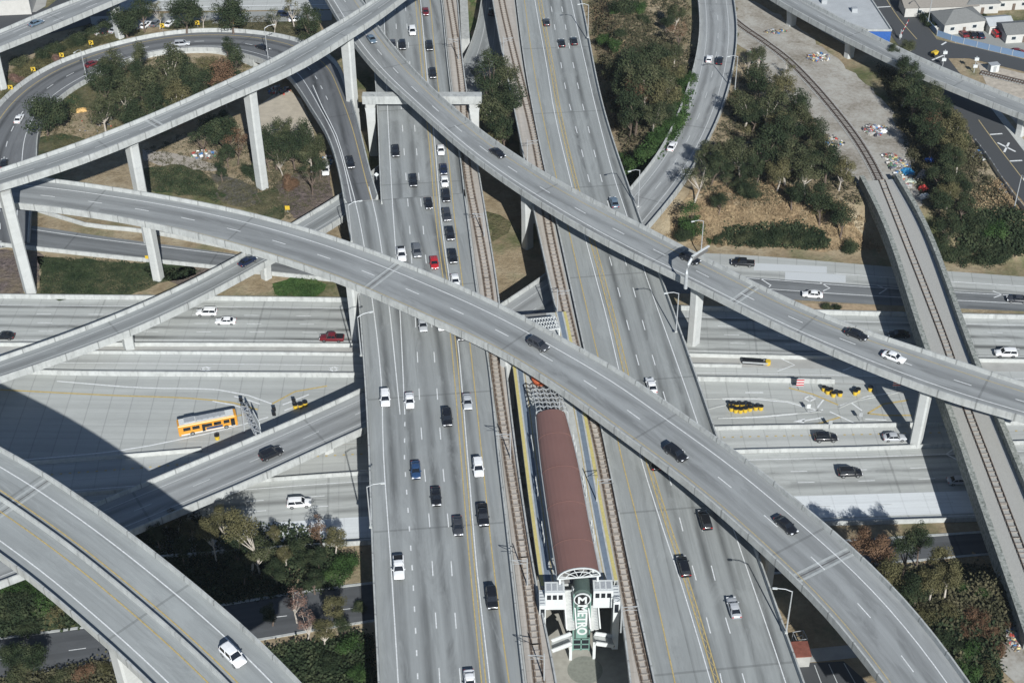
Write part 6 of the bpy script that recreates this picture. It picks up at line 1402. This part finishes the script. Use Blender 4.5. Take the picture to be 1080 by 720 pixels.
litter((100, 130), 22, 12, 40, 'scattered dry clumps inside the loop', .5); litter((1015, 690), 3, 3, 12, 'few rags in the bushes at bottom right', .4)
def tent(px, sx, sy, h, col, label, yaw=0, name='tent'):
    p = G(*px); root = empty(name, p, yaw); tag(root, label, name.replace('_', ' ')); r = random.Random(int(px[0])); mb = MB(); rows = []; n = 10
    for j in range(n+1):
        row = []
        for i in range(n+1):
            u_, v_ = i/n*2-1, j/n*2-1; k = max(0, 1-max(abs(u_), abs(v_))**2.2); row.append(Vector((u_*sx/2, v_*sy/2, h*k**.6+r.uniform(-.12, .12)*k)))
        rows.append(row)
    mb.grid(rows); mb.build('cover', col, root)
    for sx_ in (-1, 1): mb = MB(); mb.tube([(sx_*sx*.3, 0, 0), (sx_*sx*.3, 0, h*.8)], .05, 5); mb.build('pole', M['galv'], root)
fab = lambda n, c: simple(n, c, .25, 1.5, .7)
tent((957, 183), 3.4, 3.0, 1.4, fab('blue_tarp', (.04, .26, .50)), 'bright blue tarpaulin shelter in the large rubbish heap', .3, 'tarpaulin')
tent((980, 170), 2.6, 1.6, 1.0, fab('deep_blue_tarp', (.03, .09, .33)), 'small deep blue tarpaulin at the edge of the trees', .2, 'tarpaulin')
tent((973.5, 201), 2.0, 2.2, 1.6, fab('red_tent', (.55, .06, .05)), 'red tent at the lower end of the rubbish heap', .5)
tent((975, 208), 3.0, 1.6, 1.0, fab('white_tarp', (.68, .68, .66)), 'white sheet shelter just below the red tent', .3, 'tarpaulin')
tent((931, 139), 2.6, 1.8, .7, fab('white_tarp_b', (.66, .68, .68)), 'white tarpaulin beside the upper rubbish heap', .3, 'tarpaulin')
tent((972, 185), 2.2, 6.0, .8, fab('grey_boards', (.24, .22, .20)), 'grey board lean to between the tarpaulin and the trees', -.5, 'lean_to')
tent((959, 192), 3.4, 2.2, .9, fab('pale_tarp', (.38, .42, .36)), 'pale greenish tarpaulin below the bright blue one', .2, 'tarpaulin')
tent((86, 117), 3.2, 2.0, .8, fab('straw', (.50, .32, .12)), 'orange brown straw heap on the ivy inside the loop', .3, 'straw_heap')
# corner block at the top left and building bits
mb = MB(); P = [U(*q, 5) for q in ((-40, -40), (44, -40), (30, 0), (-40, 3))]; mb.prism([(p.x, p.y) for p in P], 0, 5); o = mb.build('wall', M['stucco']); root = empty('low_building', (P[2].x, P[2].y, 0)); o.parent = root; o.location = -root.location; tag(root, 'pale low building at the top left corner', 'building'); mb = MB(); mb.prism([(p.x, p.y) for p in P], 5.01, 5.2); add_child(mb, 'roof', M['membrane'], root)
p = U(843, 684, 3.0); root = empty('shed', (p.x, p.y, 0), .05); tag(root, 'shed with rusty red flat roof beside the right freeway deck', 'shed'); mb = MB(); mb.box((0, 0, 1.4), (3.4, 3.2, 2.8)); mb.build('wall', M['pad'], root); mb = MB(); mb.box((0, 0, 2.9), (3.7, 3.5, .2)); mb.build('roof', fab('rust_roof', (.20, .075, .055)), root)
p = U(844, 669, 2.8); root = empty('wire_cage', (p.x, p.y, 0), .2); tag(root, 'small grey wire cage above the rusty shed roof', 'cage'); mb = MB()
for a in (-1, 1):
    for b in (-1, 1): mb.bar((a, b, 0), (a, b, 2.6), .1, .1)
    for z in (1.3, 2.6): mb.bar((a, -1, z), (a, 1, z), .1, .1); mb.bar((-1, a, z), (1, a, z), .1, .1)
mb.build('cage_frame', M['galv'], root)

# ------------------------------------------------------------------ weeds and brush (uncountable)
def inside(x, y, P):
    c = False; j = len(P)-1
    for i in range(len(P)):
        if (P[i][1] > y) != (P[j][1] > y) and x < (P[j][0]-P[i][0])*(y-P[i][1])/(P[j][1]-P[i][1])+P[i][0]: c = not c
        j = i
    return c
def weeds(px, n, mat, label, size=.5, clump=.5, seed=1):
    n = int(n*1.4)
    r = random.Random(seed); P = [G(*q) for q in px]; xs_ = [p.x for p in P]; ys_ = [p.y for p in P]; PP = [(p.x, p.y) for p in P]; mb = MB(); k = 0; tries = 0
    cen = [(r.uniform(min(xs_), max(xs_)), r.uniform(min(ys_), max(ys_)), r.uniform(1.5, 5)) for _ in range(max(3, n//60))]
    while k < n and tries < n*12:
        tries += 1
        if r.random() < clump: c = r.choice(cen); x = r.gauss(c[0], c[2]); y = r.gauss(c[1], c[2]*1.3)
        else: x = r.uniform(min(xs_), max(xs_)); y = r.uniform(min(ys_), max(ys_))
        if not inside(x, y, PP): continue
        k += 1; z = terr(x, y)+.05; s0 = size*r.uniform(.5, 1.5)
        for _ in range(13):
            a = r.uniform(0, 6.28); q = Vector((x+r.gauss(0, s0*.5), y+r.gauss(0, s0*.5), z+abs(r.gauss(0, s0*.42)))); u_ = Vector((math.cos(a), math.sin(a), r.uniform(-.3, .6)))*s0*.20; v_ = Vector((-math.sin(a), math.cos(a), r.uniform(.2, 1)))*s0*.16
            mb.face([q-u_, q+v_, q+u_, q-v_])
    o = mb.build('weeds', mat); tag(o, label, 'weeds', None, 'stuff')
LM['straw'] = leaf_mat('dry_grass_blade', (.17, .125, .07), (.27, .20, .12), (.38, .30, .18))
LM['brush'] = leaf_mat('brush_leaf', (.035, .038, .022), (.07, .068, .04), (.13, .115, .07))
weeds([(700, 250), (735, 215), (790, 190), (860, 200), (920, 240), (928, 266), (830, 262), (740, 258)], 2600, LM['straw'], 'dry straw coloured grass on the slope above the exit ramp', .6, .5, 1)
weeds([(740, 190), (770, 100), (800, 60), (850, 110), (905, 200), (905, 240), (820, 215), (740, 225)], 1500, LM['brush'], 'brown green brush among the trees between curved ramp and railway', .9, .7, 2)
weeds([(620, 5), (725, 0), (735, 60), (720, 100), (668, 190), (650, 140)], 2200, LM['brush'], 'brush on the hillside right of the right freeway deck', .9, .7, 3)
weeds([(655, 185), (672, 165), (700, 135), (720, 100), (735, 88), (718, 140), (692, 178), (670, 198)], 1200, LM['green'], 'bright green hedge leaves along the curved ramp', 1.1, .6, 4)
weeds([(38, 135), (60, 105), (100, 85), (160, 62), (235, 60), (280, 75), (240, 90), (150, 128), (60, 165)], 2400, LM['olive'], 'grass and low weeds inside the loop', .5, .6, 5)
weeds([(150, 160), (220, 130), (330, 150), (350, 205), (305, 232), (235, 215), (160, 200)], 2400, LM['brush'], 'low weeds between the topmost and middle flyover', .5, .6, 6)
weeds([(160, 180), (190, 178), (225, 192), (230, 208), (200, 206), (168, 200)], 700, LM['dark'], 'ivy leaves between the two far flyovers', .6, .3, 7)
weeds([(42, 272), (120, 275), (215, 286), (165, 300), (130, 312), (44, 312)], 1500, LM['dark'], 'ivy leaves on the verge by the freeway', .5, .4, 8)
weeds([(288, 304), (318, 292), (342, 300), (330, 314), (292, 312)], 500, LM['green'], 'bright weeds by the freeway wall', .5, .5, 9)
weeds([(0, 82), (60, 46), (130, 28), (150, 33), (100, 50), (40, 80), (5, 108)], 1500, LM['olive'], 'weeds on the verge outside the loop', .6, .6, 10)
weeds([(160, 26), (330, 14), (335, 42), (240, 28), (180, 30)], 1000, LM['brush'], 'grass above the top of the loop', .5, .5, 11)
weeds([(925, 70), (960, 80), (1020, 140), (1070, 240), (1075, 268), (985, 262), (968, 200), (945, 120)], 3000, LM['brush'], 'brush and fallen leaves under the trees right of the railway', .9, .7, 12)
weeds([(1025, 205), (1055, 190), (1078, 240), (1050, 250), (1020, 240)], 900, LM['straw'], 'tall dry grass beside the crossing street', .7, .4, 13)
weeds([(130, 562), (200, 545), (330, 560), (372, 590), (360, 618), (300, 628), (180, 645)], 1500, LM['dark'], 'dark ground ivy left of the freeway deck', 1.0, .6, 14)
weeds([(180, 700), (390, 670), (395, 730), (180, 740)], 1800, LM['dark'], 'dark ground ivy at the bottom left', 1.0, .6, 15)
weeds([(-5, 600), (60, 630), (90, 655), (0, 668)], 1500, LM['dark'], 'dense dark shrubs under the double bridge', 1.2, .6, 16)
weeds([(-5, 720), (110, 700), (160, 740), (-5, 740)], 1000, LM['brush'], 'brush beside the frontage street', .9, .6, 17)
weeds([(900, 600), (1040, 600), (1065, 650), (1040, 720), (1000, 720), (950, 650)], 3800, LM['brush'], 'brown green brush at the bottom right', 1.0, .7, 18)
weeds([(980, 650), (1050, 660), (1050, 735), (1010, 735)], 1500, LM['dark'], 'dark green brush at the bottom right corner', 1.1, .6, 19)
weeds([(1015, 228), (1075, 225), (1078, 268), (1015, 262)], 1800, LM['dark'], 'dark hedge mass below the crossing street', 1.3, .4, 20)
weeds([(765, 242), (835, 236), (868, 245), (872, 262), (770, 258)], 1500, LM['dark'], 'dark low shrubs below the dry slope', 1.0, .5, 21)

# ------------------------------------------------------------------ thin air haze
mb = MB(); mb.box((0, 450, 105), (1400, 1500, 214)); hz = mb.build('haze', bpy.data.materials.new('haze_air')); tag(hz, kind='stuff')
hm = hz.data.materials[0]; hm.use_nodes = True; ht = hm.node_tree; ht.nodes.remove(ht.nodes['Principled BSDF']); pv = ht.nodes.new('ShaderNodeVolumePrincipled')
pv.inputs['Color'].default_value = (.80, .90, 1, 1); pv.inputs['Density'].default_value = .00006; pv.inputs['Anisotropy'].default_value = .2; ht.links.new(pv.outputs[0], ht.nodes['Material Output'].inputs['Volume'])
